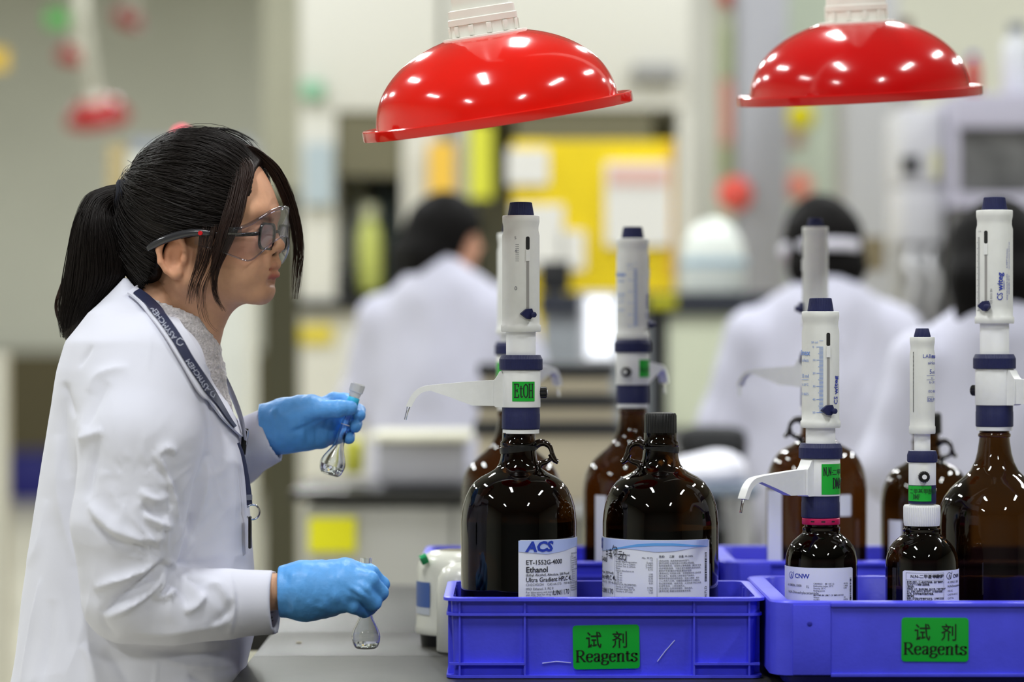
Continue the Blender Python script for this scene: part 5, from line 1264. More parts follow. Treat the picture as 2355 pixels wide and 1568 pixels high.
# cut the sleeve ends off square and hollow them
def disc_cut(field, c, n, r, depth):
    c = np.array(c); n = np.array(n, float); n /= np.linalg.norm(n)
    def fn(X, Y, Z):
        x, y, z = X - c[0], Y - c[1], Z - c[2]; t = x * n[0] + y * n[1] + z * n[2]; rr = np.sqrt(np.maximum(x * x + y * y + z * z - t * t, 0))
        return np.maximum(np.maximum(-t, t - .2), rr - .075)
    field.op(fn, c - .2, c + .2, 0, cut=True)
    field.cap(c - n * depth, c + n * .05, r, r, .002, cut=True)
disc_cut(cf, M3(634, 1384, hn), (1, -.1, .045), .0375, .012)
disc_cut(cf, M3(624, 1000, hf), (1, -.1, .42), .0335, .012)
# open neck: room for the turtleneck
cf.cap(M3(392, 640, 0), M3(396, 755, 0), .056, .055, .006, cut=True)
cf.cap(M3(372, 755, 0), M3(470, 850, -.005), .05, .022, .01, cut=True)
V, Q = cf.mesh()
N = vnormals(V, Q)
# ---- folds: ridges and valleys traced over the cloth, sharper on one side
kk = DD / F
px = 1177.5 + V[:, 0] / V[:, 1] * F; py = 784 + (H - V[:, 2]) / V[:, 1] * F
side = np.clip(-N[:, 1] * 1.3 + .35, 0, 1)
def fold(pts, amp, wid, asym=1.0):
    """amp in mm; the flank below/right of the line is steeper by asym"""
    A = spline([(p[0], p[1]) for p in pts], 6); best = np.full(len(V), 1e9); sg = np.zeros(len(V)); tt = np.zeros(len(V))
    n = len(A) - 1
    bx = (px > A[:, 0].min() - 90) & (px < A[:, 0].max() + 90) & (py > A[:, 1].min() - 90) & (py < A[:, 1].max() + 90)
    ii = np.nonzero(bx)[0]; X = np.stack([px[ii], py[ii]], 1); b = np.full(len(ii), 1e9); s_ = np.zeros(len(ii)); t_ = np.zeros(len(ii))
    for i in range(n):
        a = A[i]; ab = A[i + 1] - a; L = ab @ ab + 1e-9; t = np.clip(((X - a) @ ab) / L, 0, 1); e = X - a - t[:, None] * ab; d = np.linalg.norm(e, axis=1)
        m = d < b; b[m] = d[m]; s_[m] = np.sign(ab[0] * e[m, 1] - ab[1] * e[m, 0]); t_[m] = (i + t[m]) / n
    w_ = np.where(s_ > 0, wid / asym, wid)
    out = np.zeros(len(V)); out[ii] = amp / 1000 * (np.exp(-(b / w_) ** 2) * .45 + .75 * np.exp(-np.sqrt((b / w_) ** 2 * 2.6 + .03))) * np.clip(np.sin(np.clip(t_, 0, 1) * math.pi), 0, 1) ** .6
    return out
D = np.zeros(len(V))
FOLDS = [
 # upper sleeve: cap seam and hanging folds
 ([(208, 905), (222, 868), (262, 850), (300, 846)], 3, 15, 1.2), ([(195, 985), (215, 940), (250, 880)], -4, 18, 1.2), ([(180, 1010), (200, 1005), (240, 990)], 4.5, 15, 1.5), ([(228, 1000), (212, 1080), (200, 1150)], -5, 16, 1.5),
 ([(352, 1040), (380, 1085), (398, 1140), (412, 1200)], 7, 15, 2.6), ([(360, 1045), (385, 1030), (405, 1045)], 5, 12, 1.6),
 ([(372, 1060), (402, 1125), (425, 1210)], -6, 14, 1.5), ([(320, 1128), (350, 1150), (385, 1145)], 5, 13, 1.8), ([(330, 1185), (365, 1205), (400, 1215)], 5, 12, 1.8), ([(325, 1160), (350, 1178), (392, 1180)], -4, 11, 1.4),
 ([(205, 1160), (240, 1205), (300, 1238), (380, 1242)], 6.5, 20, 2.2), ([(215, 1195), (260, 1240), (340, 1262)], -5, 14, 1.4),
 ([(215, 1355), (260, 1340), (330, 1310), (375, 1275)], 7, 15, 2.2), ([(232, 1412), (275, 1375), (340, 1330), (380, 1292)], -9, 13, 1.5), ([(240, 1425), (300, 1395), (352, 1352), (372, 1310)], 6, 12, 1.8),
 ([(350, 1375), (368, 1350), (378, 1300)], 5, 10, 1.6), ([(355, 1378), (390, 1368), (410, 1352)], 5, 10, 1.8), ([(378, 1292), (395, 1295), (408, 1315)], 4, 9, 1.4),
 ([(425, 1408), (450, 1395), (475, 1362)], 5, 12, 2.0), ([(385, 1340), (415, 1360), (430, 1395)], -4, 11, 1.4), ([(470, 1345), (500, 1350), (525, 1390)], 4, 13, 1.6), ([(430, 1330), (455, 1340), (470, 1375)], -4, 12, 1.4),
 ([(300, 1450), (380, 1455), (480, 1438), (530, 1425)], 4, 15, 1.5), ([(230, 1400), (240, 1440), (270, 1465)], -3, 12, 1.3), ([(470, 1440), (520, 1410), (540, 1380)], -3, 10, 1.3),
 ([(537, 1318), (548, 1385), (536, 1460)], -3.2, 5, 1.2), ([(529, 1320), (538, 1385), (528, 1460)], 2, 6, 1.0),
 # body of the coat
 ([(455, 870), (470, 960), (476, 1045)], 3.5, 10, 2.0), ([(470, 1040), (462, 1080), (440, 1160), (432, 1220)], -6, 14, 1.5), ([(476, 1050), (468, 1130), (455, 1200)], 4, 12, 1.6),
 ([(520, 1000), (535, 1100), (540, 1230)], 3, 22, 1.2), ([(430, 1230), (440, 1180)], -4, 10, 1.3), ([(405, 1290), (425, 1270), (445, 1235)], 5, 12, 1.6),
 ([(345, 760), (340, 850)], 1.2, 5, 1.2), ([(185, 845), (200, 820), (215, 795)], -2.5, 8, 1.5), ([(150, 880), (160, 930), (175, 960)], -3, 11, 1.4),
 ([(150, 880), (148, 980), (160, 1100)], -3.5, 18, 1.2), ([(130, 1000), (140, 1150), (175, 1300)], 3.5, 22, 1.2), ([(95, 1330), (70, 1450), (48, 1568)], 3, 6, 1.8),
 ([(120, 1380), (110, 1480), (100, 1568)], -3, 16, 1.2), ([(190, 1480), (210, 1520), (225, 1600)], 4, 18, 1.3), ([(240, 1490), (270, 1530), (300, 1580)], -3, 16, 1.2), ([(60, 1300), (90, 1250), (110, 1150)], 2.5, 18, 1.2),
 ([(330, 1495), (400, 1500), (480, 1500), (560, 1490)], -3, 14, 1.3), ([(362, 1512), (440, 1530), (540, 1530)], 2.0, 5, 1.6), ([(362, 1512), (356, 1560), (354, 1640)], 2.0, 5, 1.6), ([(430, 1545), (450, 1562), (490, 1580)], -2.5, 12, 1.2),
]
for p, a, w_, s_ in FOLDS: D += fold(p, a, w_, s_)
D *= 1.35
# radiating creases: from the crook of the elbow, the armpit and the hanging hem
def star(cx, cy, r0, r1, amp, nf, seed, a_lo=-math.pi, a_hi=math.pi):
    dx, dy = px - cx, py - cy; rho = np.hypot(dx, dy) + 1; ph = np.arctan2(dy, dx)
    n = vnoise(np.stack([ph * nf + 40, np.log(rho) * 1.1 + 7, np.full(len(px), 3.3)], 1), seed)
    rd = (1 - np.abs(n)) ** 3 - .3
    w_ = np.clip((rho - 12) / r0, 0, 1) * np.clip((r1 - rho) / (r1 - r0), 0, 1) * np.clip((ph - a_lo) * 3, 0, 1) * np.clip((a_hi - ph) * 3, 0, 1)
    return amp / 1000 * rd * w_
D += star(392, 1296, 50, 230, 4.2, 4.6, 61) + star(480, 1030, 60, 260, 2.6, 4.0, 62, .2, 3.0) + star(300, 1110, 40, 230, 2.2, 4.2, 63)
hang = np.clip((py - 1250) / 300, 0, 1) * np.clip((px - 20) / 60, 0, 1); nn = vnoise(np.stack([px * .016 + py * .003, py * .0016, np.full(len(px), 9.1)], 1), 64); D += ((1 - np.abs(nn)) ** 3 - .3) * .0045 * hang * (py > 1200)
cuffm = np.clip((px - 535) / 10, 0, 1) * np.clip((py - 1280) / 10, 0, 1) * (py < 1490); D *= 1 - .8 * cuffm
D *= side
D += (vnoise(V * np.array([16, 12, 9]), 11) * .0022 + vnoise(V * np.array([34, 26, 20]), 12) * .0009) * (1 - np.clip((py - 1300) / 20, 0, 1) * np.clip((px - 540) / 10, 0, 1) * .8)
low = np.clip((py - 1560) / 500, 0, 1); D += low * .010 * np.sin(np.arctan2(V[:, 1] - DD, V[:, 0] - M3(280, 0, 0)[0]) * 9)
V = V + N * D[:, None]
coat = mesh_obj('lab_coat', V, Q, COAT, WOM, angle=None)
bvh = BVHTree.FromPolygons([Vector(v) for v in V], [tuple(int(i) for i in q_) for q_ in Q])
CAM = Vector((0, 0, H))
def on_coat(px_, py_, off=.003, fallback=None):
    d = (P(px_, py_, 1.0) - CAM).normalized(); hit, nor, i, dist = bvh.ray_cast(CAM, d)
    if hit is None:
        c = P(px_, py_, fallback or DD - .05); hit, nor, i, dist = bvh.find_nearest(c); return hit + (c - hit) * .9
    return hit + nor * off
def ribbon(name, left, right, m, parent, off=.003, th=.0025, n=10, mcols=6, lift=None, edge=None):
    """a cloth strip lying on the coat between two traced edges"""
    A = spline(left, n); B = spline(right, n); N_ = min(len(A), len(B)); V = []; Fc = []
    for l in (0, 1):
        for i in range(N_):
            for j in range(mcols + 1):
                t = j / mcols; p = A[i] * (1 - t) + B[i] * t
                o_ = off + (lift(i / (N_ - 1), t) if lift else 0)
                V.append(on_coat(p[0], p[1], o_ + (th if l else 0)))
    V = np.array([list(v) for v in V]); W_ = mcols + 1; n1 = N_ * W_
    # even out the depth along the strip
    for l in (0, 1):
        Yg = V[l * n1:(l + 1) * n1].reshape(N_, W_, 3)
        for _ in range(3): Yg[1:-1] = .5 * Yg[1:-1] + .25 * (Yg[:-2] + Yg[2:])
    for i in range(N_ - 1):
        for j in range(mcols):
            a = i * W_ + j; Fc += [(n1 + a, n1 + a + 1, n1 + a + W_ + 1, n1 + a + W_), (a, a + W_, a + W_ + 1, a + 1)]
    for i in range(N_ - 1):
        a = i * W_; b = a + mcols; Fc += [(a, n1 + a, n1 + a + W_, a + W_), (b, b + W_, n1 + b + W_, n1 + b)]
    for j in range(mcols):
        a = j; b = (N_ - 1) * W_ + j; Fc += [(a, a + 1, n1 + a + 1, n1 + a), (b, n1 + b, n1 + b + 1, b + 1)]
    bm = bmesh.new(); bvs = [bm.verts.new(v) for v in V]
    for q_ in Fc: bm.faces.new([bvs[i] for i in q_])
    bmesh.ops.recalc_face_normals(bm, faces=bm.faces[:]); bm.verts.index_update()
    Vn = [v.co.copy() for v in bm.verts]; Fn = [[v.index for v in f_.verts] for f_ in bm.faces]; bm.free()
    return mesh_obj(name, Vn, Fn, m, parent, angle=50)
# collar (upper) and lapel (lower)
ribbon('collar', [(293, 682), (322, 708), (372, 772), (412, 838), (450, 905), (478, 925)], [(312, 660), (350, 682), (392, 722), (432, 786), (468, 850), (497, 905)], COAT, coat, .004, .003, 8, 6)
ribbon('lapel', [(436, 866), (458, 902), (476, 928), (500, 960), (524, 985), (545, 1005)], [(462, 836), (486, 878), (506, 915), (528, 955), (545, 985), (558, 1012)], COAT, coat, .0035, .003, 8, 6)
# lapel of the far side, standing out beyond the knit
fl_ = [[(466, 770), (492, 828), (522, 895), (548, 960), (562, 1012)], [(480, 786), (508, 838), (540, 905), (560, 962), (568, 1014)]]
A1, A2 = spline(fl_[0], 6), spline(fl_[1], 6); Vl = []; Fl = []
for i_, (a_, b_) in enumerate(zip(A1, A2)):
    for t_ in (0, .5, 1):
        p_ = a_ * (1 - t_) + b_ * t_
        for th_ in (0, .0035): Vl.append(M3(p_[0], p_[1], .05 - .03 * t_ - .035 * i_ / len(A1) + th_))
for i_ in range(len(A1) - 1):
    o_ = i_ * 6
    for k_ in (0, 2): Fl += [(o_ + k_, o_ + k_ + 2, o_ + 6 + k_ + 2, o_ + 6 + k_), (o_ + k_ + 1, o_ + 6 + k_ + 1, o_ + 6 + k_ + 3, o_ + k_ + 3)]
    Fl += [(o_, o_ + 6, o_ + 7, o_ + 1), (o_ + 4, o_ + 5, o_ + 11, o_ + 10)]
mesh_obj('lapel', Vl, Fl, COAT, coat, angle=50)
# knitted polo neck
tn = Field(M3(300, 960, 0) - np.array([0, .12, 0]), M3(580, 620, 0) + np.array([0, .12, 0]), .0035)
tn.cap(M3(386, 680, 0), M3(404, 775, 0), .0515, .053, 0); tn.cap(M3(404, 765, -.002), M3(440, 850, -.005), .052, .043, .02); tn.cap(M3(440, 850, -.005), M3(500, 940, -.01), .042, .021, .02)
tn.half(M3(436, 716, 0), (.42, 0, 1)); tn.cap(M3(388, 640, 0), M3(398, 745, 0), .0475, .049, .004, cut=True)
V, Q = tn.mesh(); N = vnormals(V, Q); V = V + N * (vnoise(V * 150, 21) * .0015 + vnoise(V * 320, 22) * .0009)[:, None]
mesh_obj('polo_neck', V, Q, KNIT, WOM, angle=None)
# lanyard with its print, ring, badge clip and pen
STRAP = mat('navy_strap', (32, 38, 68), .6, bump=.15, bscale=900)
L0 = [(303, 676), (318, 690), (346, 716), (382, 756), (418, 812), (452, 862), (478, 902), (500, 930), (521, 966)]
L1 = [(312, 686), (330, 706), (346, 712), (372, 764), (405, 820), (438, 872), (468, 912), (492, 935), (517, 968)]
ctrl = [((309, 680), 15), ((332, 700), 19), ((362, 732), 20), ((398, 782), 20), ((430, 838), 20), ((462, 888), 19), ((490, 930), 13), ((514, 966), 8), ((528, 985), 6)]
C_ = np.array([c for c, w_ in ctrl], float); T_ = np.gradient(C_, axis=0); T_ /= np.linalg.norm(T_, axis=1)[:, None]; Nn = np.stack([-T_[:, 1], T_[:, 0]], 1); Wd = np.array([w_ for c, w_ in ctrl])[:, None] / 2
lan = ribbon('lanyard', C_ + Nn * Wd, C_ - Nn * Wd, STRAP, WOM, .0075, .0016, 8, 3)
ctrl = [((548, 1018), 6), ((558, 1045), 8), ((566, 1085), 9), ((572, 1130), 12), ((574, 1162), 13)]
C_ = np.array([c for c, w_ in ctrl], float); T_ = np.gradient(C_, axis=0); T_ /= np.linalg.norm(T_, axis=1)[:, None]; Nn = np.stack([-T_[:, 1], T_[:, 0]], 1); Wd = np.array([w_ for c, w_ in ctrl])[:, None] / 2
path = [Vector(M3(p[0], p[1], -.06)) for p in spline([c for c, w_ in ctrl], 6)]
wds = np.interp(np.linspace(0, 1, len(path)), np.linspace(0, 1, len(ctrl)), [w_ / 2 * kk for c, w_ in ctrl])
MB().tube(path, list(wds), 8, flat=.25, up=(1, 0, 0)).build('strap_end', STRAP, lan)
MB().box(M3(567.5, 1150, -.0625), M3(580.5, 1137, -.0575), .0005).build('crimp', mat('crimp_grey', (120, 124, 140), .4, metal=.5), lan)
rg = [Vector(M3(581 + 16 * math.sin(a), 1177 - 17 * math.cos(a), -.06 + .004 * math.sin(a))) for a in np.linspace(-.9, math.pi + .9, 26)]
MB().tube(rg, .0013, 8).build('split_ring', mat('steel_ring', (170, 170, 176), .2, metal=1), lan)
MB().box(M3(570.5, 1262, -.066), M3(579.5, 1186, -.050), .002).build('badge_holder', BLACKP, lan)
f = Flat()
for cx_, cy_, ang in ((376, 752, math.atan2(-(782 - 732), 398 - 362)), (447, 864, math.atan2(-(888 - 838), 462 - 430))):
    f.put(text2d('ASYMCHEM', .0095, 'CENTER', bold=.0), cx_ * kk, -cy_ * kk, ang + math.pi)
    hx = [(.0045 * math.cos(math.radians(60 * i + 30)), .0045 * math.sin(math.radians(60 * i + 30))) for i in range(6)]
    dxy = (.031 * math.cos(ang + math.pi), .031 * math.sin(ang + math.pi)); f.put(pen2d([[hx[0], hx[1]], [hx[1], hx[2]], [hx[2], hx[3]], [hx[3], hx[4]], [hx[4], hx[5]]], (.001, .001)), cx_ * kk - dxy[0], -cy_ * kk - dxy[1])
Vp = [on_coat(u / kk, -v / kk, .0098) for u, v in f.v]
mesh_obj('strap_lettering', Vp, f.f, mat('strap_print', (176, 180, 196), .5), lan, smooth=False)
pen = thing('ballpoint_pen', 'black pen with chrome clip in her breast pocket edge', 'pen', M3(562, 1030, -.02))
MB().tube([M3(566, 985, .05), M3(563, 1000, .05), M3(558, 1045, .05)], [.0035, .0042, .0042], 12).build('barrel', BLACKP, pen); MB().tube([M3(561, 984, .046), M3(570, 992, .046), M3(567, 1022, .046)], .0013, 6).build('clip', mat('chrome', (220, 220, 224), .12, metal=1), pen)
# trousers and shoes
tr = Field((lo[0] + .1, DD - .28, .05), (hi[0], DD + .28, .86), .008)
for s in (-1, 1): tr.chain(leg_pts(s), [.098, .08, .07], .03)
tr.ell((M3(290, 0, 0)[0], DD, .76), (.14, .19, .1), .04); tr.half((0, 0, .085), (0, 0, -1))
V, Q = tr.mesh(); mesh_obj('trousers', V, Q, mat('trouser_dark', (44, 46, 54), .8), WOM, angle=None)
for s in (-1, 1):
    x0 = M3(275, 0, 0)[0]; y0 = DD + s * .085
    sh = Field((x0 - .1, y0 - .07, 0), (x0 + .2, y0 + .07, .14), .005); sh.cap((x0 - .04, y0, .05), (x0 + .13, y0, .035), .046, .036, 0); sh.cap((x0, y0, .06), (x0, y0, .11), .046, .046, .02); sh.half((0, 0, .004), (0, 0, -1))
    V, Q = sh.mesh(); mesh_obj('shoe', V, Q, mat('shoe_white', (206, 206, 206), .5), WOM, angle=None)
# ------------------------------------------------------------------ hair
def strand_mesh(strands, name, m, parent, r0=.00055, r1=.0002, sides=3, kind='stuff'):
    """strands: list of (N,3) paths -> one mesh of fine tapering tubes"""
    VV = []; FF = []; base = 0
    for A in strands:
        n = len(A); T = np.gradient(A, axis=0); T /= np.linalg.norm(T, axis=1)[:, None] + 1e-9
        U = np.cross(T, [.31, .2, .93]); U /= np.linalg.norm(U, axis=1)[:, None] + 1e-9; W_ = np.cross(T, U)
        r = np.linspace(0, 1, n); r = (r0 + (r1 - r0) * r ** 2)[:, None]
        ring = np.stack([A + r * (math.cos(a) * U + math.sin(a) * W_) for a in np.arange(sides) * 2 * math.pi / sides], 1)
        VV.append(ring.reshape(-1, 3)); i = np.arange(n - 1)[:, None] * sides + np.arange(sides)[None, :]; j = np.arange(n - 1)[:, None] * sides + (np.arange(sides)[None, :] + 1) % sides
        FF.append(np.stack([i, j, j + sides, i + sides], 2).reshape(-1, 4) + base); base += n * sides
    o = mesh_obj(name, np.concatenate(VV), np.concatenate(FF), m, parent, angle=None)
    if kind: o['kind'] = kind
    return o
hf_ = Field((-.125, -.1, -.075), (.125, .1, .195), .0022)
hf_.ell(mm(5, 0, 86), mm(105, 81, 89)); hf_.ell(mm(-18, 0, 42), mm(82, 80, 82), .03); hf_.ell(mm(-52, 0, 0), mm(44, 58, 48), .02)
zbx = np.array([-130, -90, -62, -42, -30, -22, 15, 30, 60, 74, 80, 130]); zbz = np.array([-50, -47, -42, -28, 2, 26, 30, 33, 38, 48, 60, 150])
def below(X, Y, Z):
    xx = (X * 1000 + 0 * Y).astype(np.float32); zb_ = np.interp(xx, zbx, zbz).astype(np.float32) / 1000
    return (Z - zb_) * .7
hf_.op(below, hf_.lo, hf_.lo + hf_.h * hf_.n, .004, cut=True)
# forehead: cut a bay between the parted sides
hf_.ell(mm(112, 10, 78), mm(36, 62, 66), .006, cut=True)
V, Q = hf_.mesh()
N = vnormals(V, Q)
ang = np.arctan2(V[:, 1], V[:, 2] - .09); V = V + N * (vnoise(np.stack([ang * 26, V[:, 0] * 14, np.linalg.norm(V - np.array([-.095, 0, .097]), axis=1) * 9], 1), 31) * .0011)[:, None]
hair = mesh_obj('hair', toworld(V), Q, HAIR, WOM, angle=None)
TIE = np.array(mm(-101, 0, 97)); CC = np.array(mm(5, 0, 80)); RR = np.array(mm(105.5, 81.5, 96))
strands = []
line = np.array([mm(80, -12, 142), mm(86, -24, 128), mm(89, -38, 110), mm(86, -50, 94), mm(83, -57, 75), mm(78, -62, 60), mm(66, -70, 44), mm(40, -77, 35), mm(10, -80, 31), mm(-22, -80, 24), mm(-34, -76, 0), mm(-48, -68, -26), mm(-66, -50, -42), mm(-82, -20, -46)])
LS = spline(line, 20)
for side in (1, -1):
    for k in range(1700 if side == 1 else 500):
        p0 = LS[RNG.integers(0, len(LS))].copy(); p0 += RNG.normal(0, .0022, 3); p0[1] *= side
        end = TIE + np.array([0, RNG.normal(0, .007), RNG.normal(0, .011)])
        n = 18; A = []
        r0_ = np.linalg.norm((p0 - CC) / RR); r1_ = np.linalg.norm((end - CC) / RR); jit = RNG.normal(.012, .010)
        sag = RNG.normal(0, .004)
        for t in np.linspace(0, 1, n):
            p = p0 * (1 - t) + end * t; d = (p - CC) / RR; q_ = np.linalg.norm(d); rho = (r0_ * (1 - t) + r1_ * t); rho = max(rho, 1.0 if 0 < t < .93 and r0_ > .93 else rho) + jit * math.sin(math.pi * t)
            p = CC + (p - CC) / q_ * rho; p[2] += sag * math.sin(math.pi * t); A.append(p)
        strands.append(toworld(np.array(A)))
# over the crown from the part to the tie
for k in range(1100):
    y0 = RNG.uniform(-.055, .06); x0 = RNG.uniform(.03, .088); z0 = .086 + .089 * math.sqrt(max(0, 1 - ((x0 - .005) / .105) ** 2 - (y0 / .081) ** 2))
    p0 = np.array([x0, y0, z0]); end = TIE + np.array([0, RNG.normal(0, .008), RNG.normal(0, .012)]); A = []
    jit = RNG.normal(.014, .010)
    for t in np.linspace(0, 1, 18):
        p = p0 * (1 - t) + end * t; d = (p - CC) / RR; p = CC + (p - CC) / np.linalg.norm(d) * (1.0 + jit * math.sin(math.pi * t)); A.append(p)
    strands.append(toworld(np.array(A)))
strand_mesh(strands, 'combed_hair', HAIR, hair, .00042, .0003)
def lock(n, ctrl, spread, m, name, r0=.0005, r1=.00012, fray=1.0, feather=False):
    """ctrl: (px, py, dd); spread: half width in px per control point"""
    out = []
    for k in range(n):
        u = RNG.uniform(-1, 1); v = RNG.uniform(-1, 1); L = RNG.uniform(.5, 1.0) ** fray
        pts = []
        for i, (c, s_) in enumerate(zip(ctrl, spread)):
            j = 1.2 if i else 3
            pts.append(M3(c[0] + u * s_ + RNG.normal(0, j), c[1] + RNG.normal(0, j), c[2] + v * .006))
        A = spline(pts, 6); A = A[(RNG.integers(0, 9) if feather else 0):max(14, int(len(A) * L))]; out.append(A)
    return strand_mesh(out, name, m, hair, r0, r1)
lock(300, [(528, 344, -.030), (556, 384, -.062), (548, 440, -.078), (530, 510, -.090), (508, 575, -.092), (494, 630, -.088), (496, 680, -.080), (520, 722, -.072)], [26, 28, 22, 24, 17, 9, 6, 7], HAIRB, 'temple_lock', .00045, fray=1.3, feather=True)
lock(90, [(490, 490, -.070), (486, 535, -.088), (466, 600, -.092), (444, 660, -.088), (436, 705, -.082)], [26, 26, 16, 11, 10], HAIRB, 'temple_lock', .0004, fray=1.2)
lock(26, [(500, 520, -.098), (484, 600, -.094), (460, 670, -.084), (470, 740, -.074), (512, 780, -.07)], [22, 16, 14, 12, 16], HAIRB, 'loose_wisps', .0004)
lock(300, [(525, 334, -.02), (575, 342, -.02), (625, 384, -.004), (656, 440, .008), (677, 505, .016), (686, 565, .02), (684, 625, .02), (676, 700, .02)], [22, 16, 16, 15, 13, 12, 11, 9], HAIRB, 'face_framing_lock', .00045, fray=.7)
lock(60, [(440, 305, 0), (500, 296, 0), (560, 318, .0), (600, 352, .005)], [20, 22, 20, 12], HAIR, 'crown_wisps', .0003, .0001)
# ponytail
outer = [(292, 424), (246, 429), (200, 452), (170, 515), (154, 600), (142, 680), (140, 735), (152, 776)]
inner = [(292, 466), (268, 472), (257, 490), (266, 514), (286, 560), (292, 620), (240, 690), (182, 762)]
dep = [.008, .014, .03, .044, .048, .044, .03, .014]
pt = Field(M3(110, 810, -.08), M3(320, 400, .08), .003)
for u in (.34, .5, .66):
    pts = []; rad = []
    for i in range(len(outer)):
        a = np.array(outer[i]); b = np.array(inner[i]); p = a * (1 - u) + b * u; pts.append(M3(p[0], p[1], 0)); rad.append(max(.006, np.linalg.norm(b - a) * kk * .15))
    pts = [np.array(p) for p in spline(pts, 3)][5:]; rad = list(spline([(r,) for r in rad], 3)[:, 0])[5:]
    pt.chain(pts, rad, .012)
for s in (-1, 1):
    pts = []; rad = []
    for i in range(len(outer)):
        a = np.array(outer[i]); b = np.array(inner[i]); p = a * .5 + b * .5; pts.append(M3(p[0], p[1], s * dep[i] * .35)); rad.append(max(.006, np.linalg.norm(b - a) * kk * .17))
    pts = [np.array(p) for p in spline(pts, 3)][5:]; rad = list(spline([(r,) for r in rad], 3)[:, 0])[5:]; pt.chain(pts, rad, .012)
V, Q = pt.mesh(); tail = mesh_obj('ponytail', V, Q, HAIR, WOM, angle=None)
strands = []
for k in range(3000):
    u = RNG.beta(.8, .8); th = RNG.uniform(0, 2 * math.pi); fr = math.sqrt(RNG.uniform(.3, 1)); L = RNG.uniform(.9, 1.03)
    c, s_ = .5 + .5 * fr * math.cos(th), fr * math.sin(th); pts = []
    wob = RNG.normal(0, 1.8, 2)
    for i in range(len(outer)):
        a = np.array(outer[i]); b = np.array(inner[i]); e = 1.02; p = a * (1 - c) + b * c
        g_ = 1 if i > 1 else .4
        pts.append(M3(p[0] + g_ * (wob[0] * i * .5 + RNG.normal(0, 1.2)), p[1] + g_ * RNG.normal(0, 1.5), s_ * dep[i] * 1.0))
    A = spline(pts, 4); n = int(len(A) * min(1, L)); strands.append(A[:n])
strand_mesh(strands, 'ponytail_hair', HAIR, tail, .00045, .0002)
out = []
for k in range(26):
    dx = RNG.uniform(-22, 10); out.append(spline([M3(150 + dx * .3, 640, .02), M3(134 + dx * .4, 700, .02), M3(146 + dx * .5, 745, .015), M3(170 + dx, 775 + RNG.uniform(-6, 6), .01)], 6))
strand_mesh(out, 'ponytail_wisps', HAIRB, tail, .0004, .0001)
A_ = Matrix.Translation(Vector(M3(281, 446, 0))) @ Matrix.Rotation(math.radians(96), 4, 'Y'); 
mb = MB()
for j in range(3):
    R_ = .0165; n = 28; pts = [A_ @ Vector((R_ * math.cos(a) * 1.0, R_ * math.sin(a) * .9, (j - 1) * .0042 + .0012 * math.sin(a * 3 + j))) for a in np.linspace(0, 2 * math.pi, n)]
    mb.tube(pts, .0037, 8)
mb.build('hair_tie', mat('navy_hair_tie', (24, 26, 38), .8), WOM, angle=None)
# ------------------------------------------------------------------ spectacles and safety goggles
GOG = tint_glass('goggle_polycarbonate', (.93, .915, .945), 1.55, .04)
def sheet(name, path, top, bot, m, parent, th=.002, n=6):
    """path: plan (x,y) mm points in the head frame; top / bot heights mm at each"""
    A = spline([(p[0], p[1], t, b) for p, t, b in zip(path, top, bot)], n); k = len(A)
    T = np.gradient(A[:, :2], axis=0); T /= np.linalg.norm(T, axis=1)[:, None]; Nn = np.stack([T[:, 1], -T[:, 0]], 1)
    rows = 6; V = []; Fc = []
    for l in (0, 1):
        for i in range(k):
            for j in range(rows + 1):
                z_ = A[i, 3] + (A[i, 2] - A[i, 3]) * j / rows; off = th * 1000 * l
                V.append(Hd(*mm(A[i, 0] + Nn[i, 0] * off, A[i, 1] + Nn[i, 1] * off, z_)))
    W_ = rows + 1; n1 = k * W_
    for i in range(k - 1):
        for j in range(rows):
            a = i * W_ + j; Fc += [(a, a + 1, a + W_ + 1, a + W_), (n1 + a, n1 + a + W_, n1 + a + W_ + 1, n1 + a + 1)]
        for j in (0, rows):
            a = i * W_ + j; Fc.append((a, a + W_, n1 + a + W_, n1 + a))
    for i in (0, k - 1):
        for j in range(rows): a = i * W_ + j; Fc.append((a, n1 + a, n1 + a + 1, a + 1))
    return mesh_obj(name, V, Fc, m, parent, angle=50), A
half = [(26, -84), (45, -84), (66, -82.5), (84, -78), (98, -68), (110, -54), (119, -37), (125, -18), (127, 0)]
htop = [33, 35, 36, 38, 44, 54, 63, 68, 70]; hbot = [17, 12, 6, -1, -5, 6, 19, 27, 30]
path = half + [(x, -y) for x, y in half[-2::-1]]; top = htop + htop[-2::-1]; bot = hbot + hbot[-2::-1]
GG = thing('safety_goggles', 'clear wraparound safety goggles worn over dark glasses on her face', 'goggles', Hd(.1, 0, .03))
sh, A = sheet('clear_shield', path, top, bot, GOG, GG)
RIM = tint_glass('goggle_edge', (.66, .66, .72), 1.9, .08)
MB().tube([Vector(Hd(*mm(a[0], a[1], a[2]))) for a in A[16:-16]], .0026, 8).build('top_rim', RIM, GG, angle=None)
MB().tube([Vector(Hd(*mm(a[0], a[1], a[3]))) for a in A[2:-2]], .0012, 8).build('lower_rim', RIM, GG, angle=None)
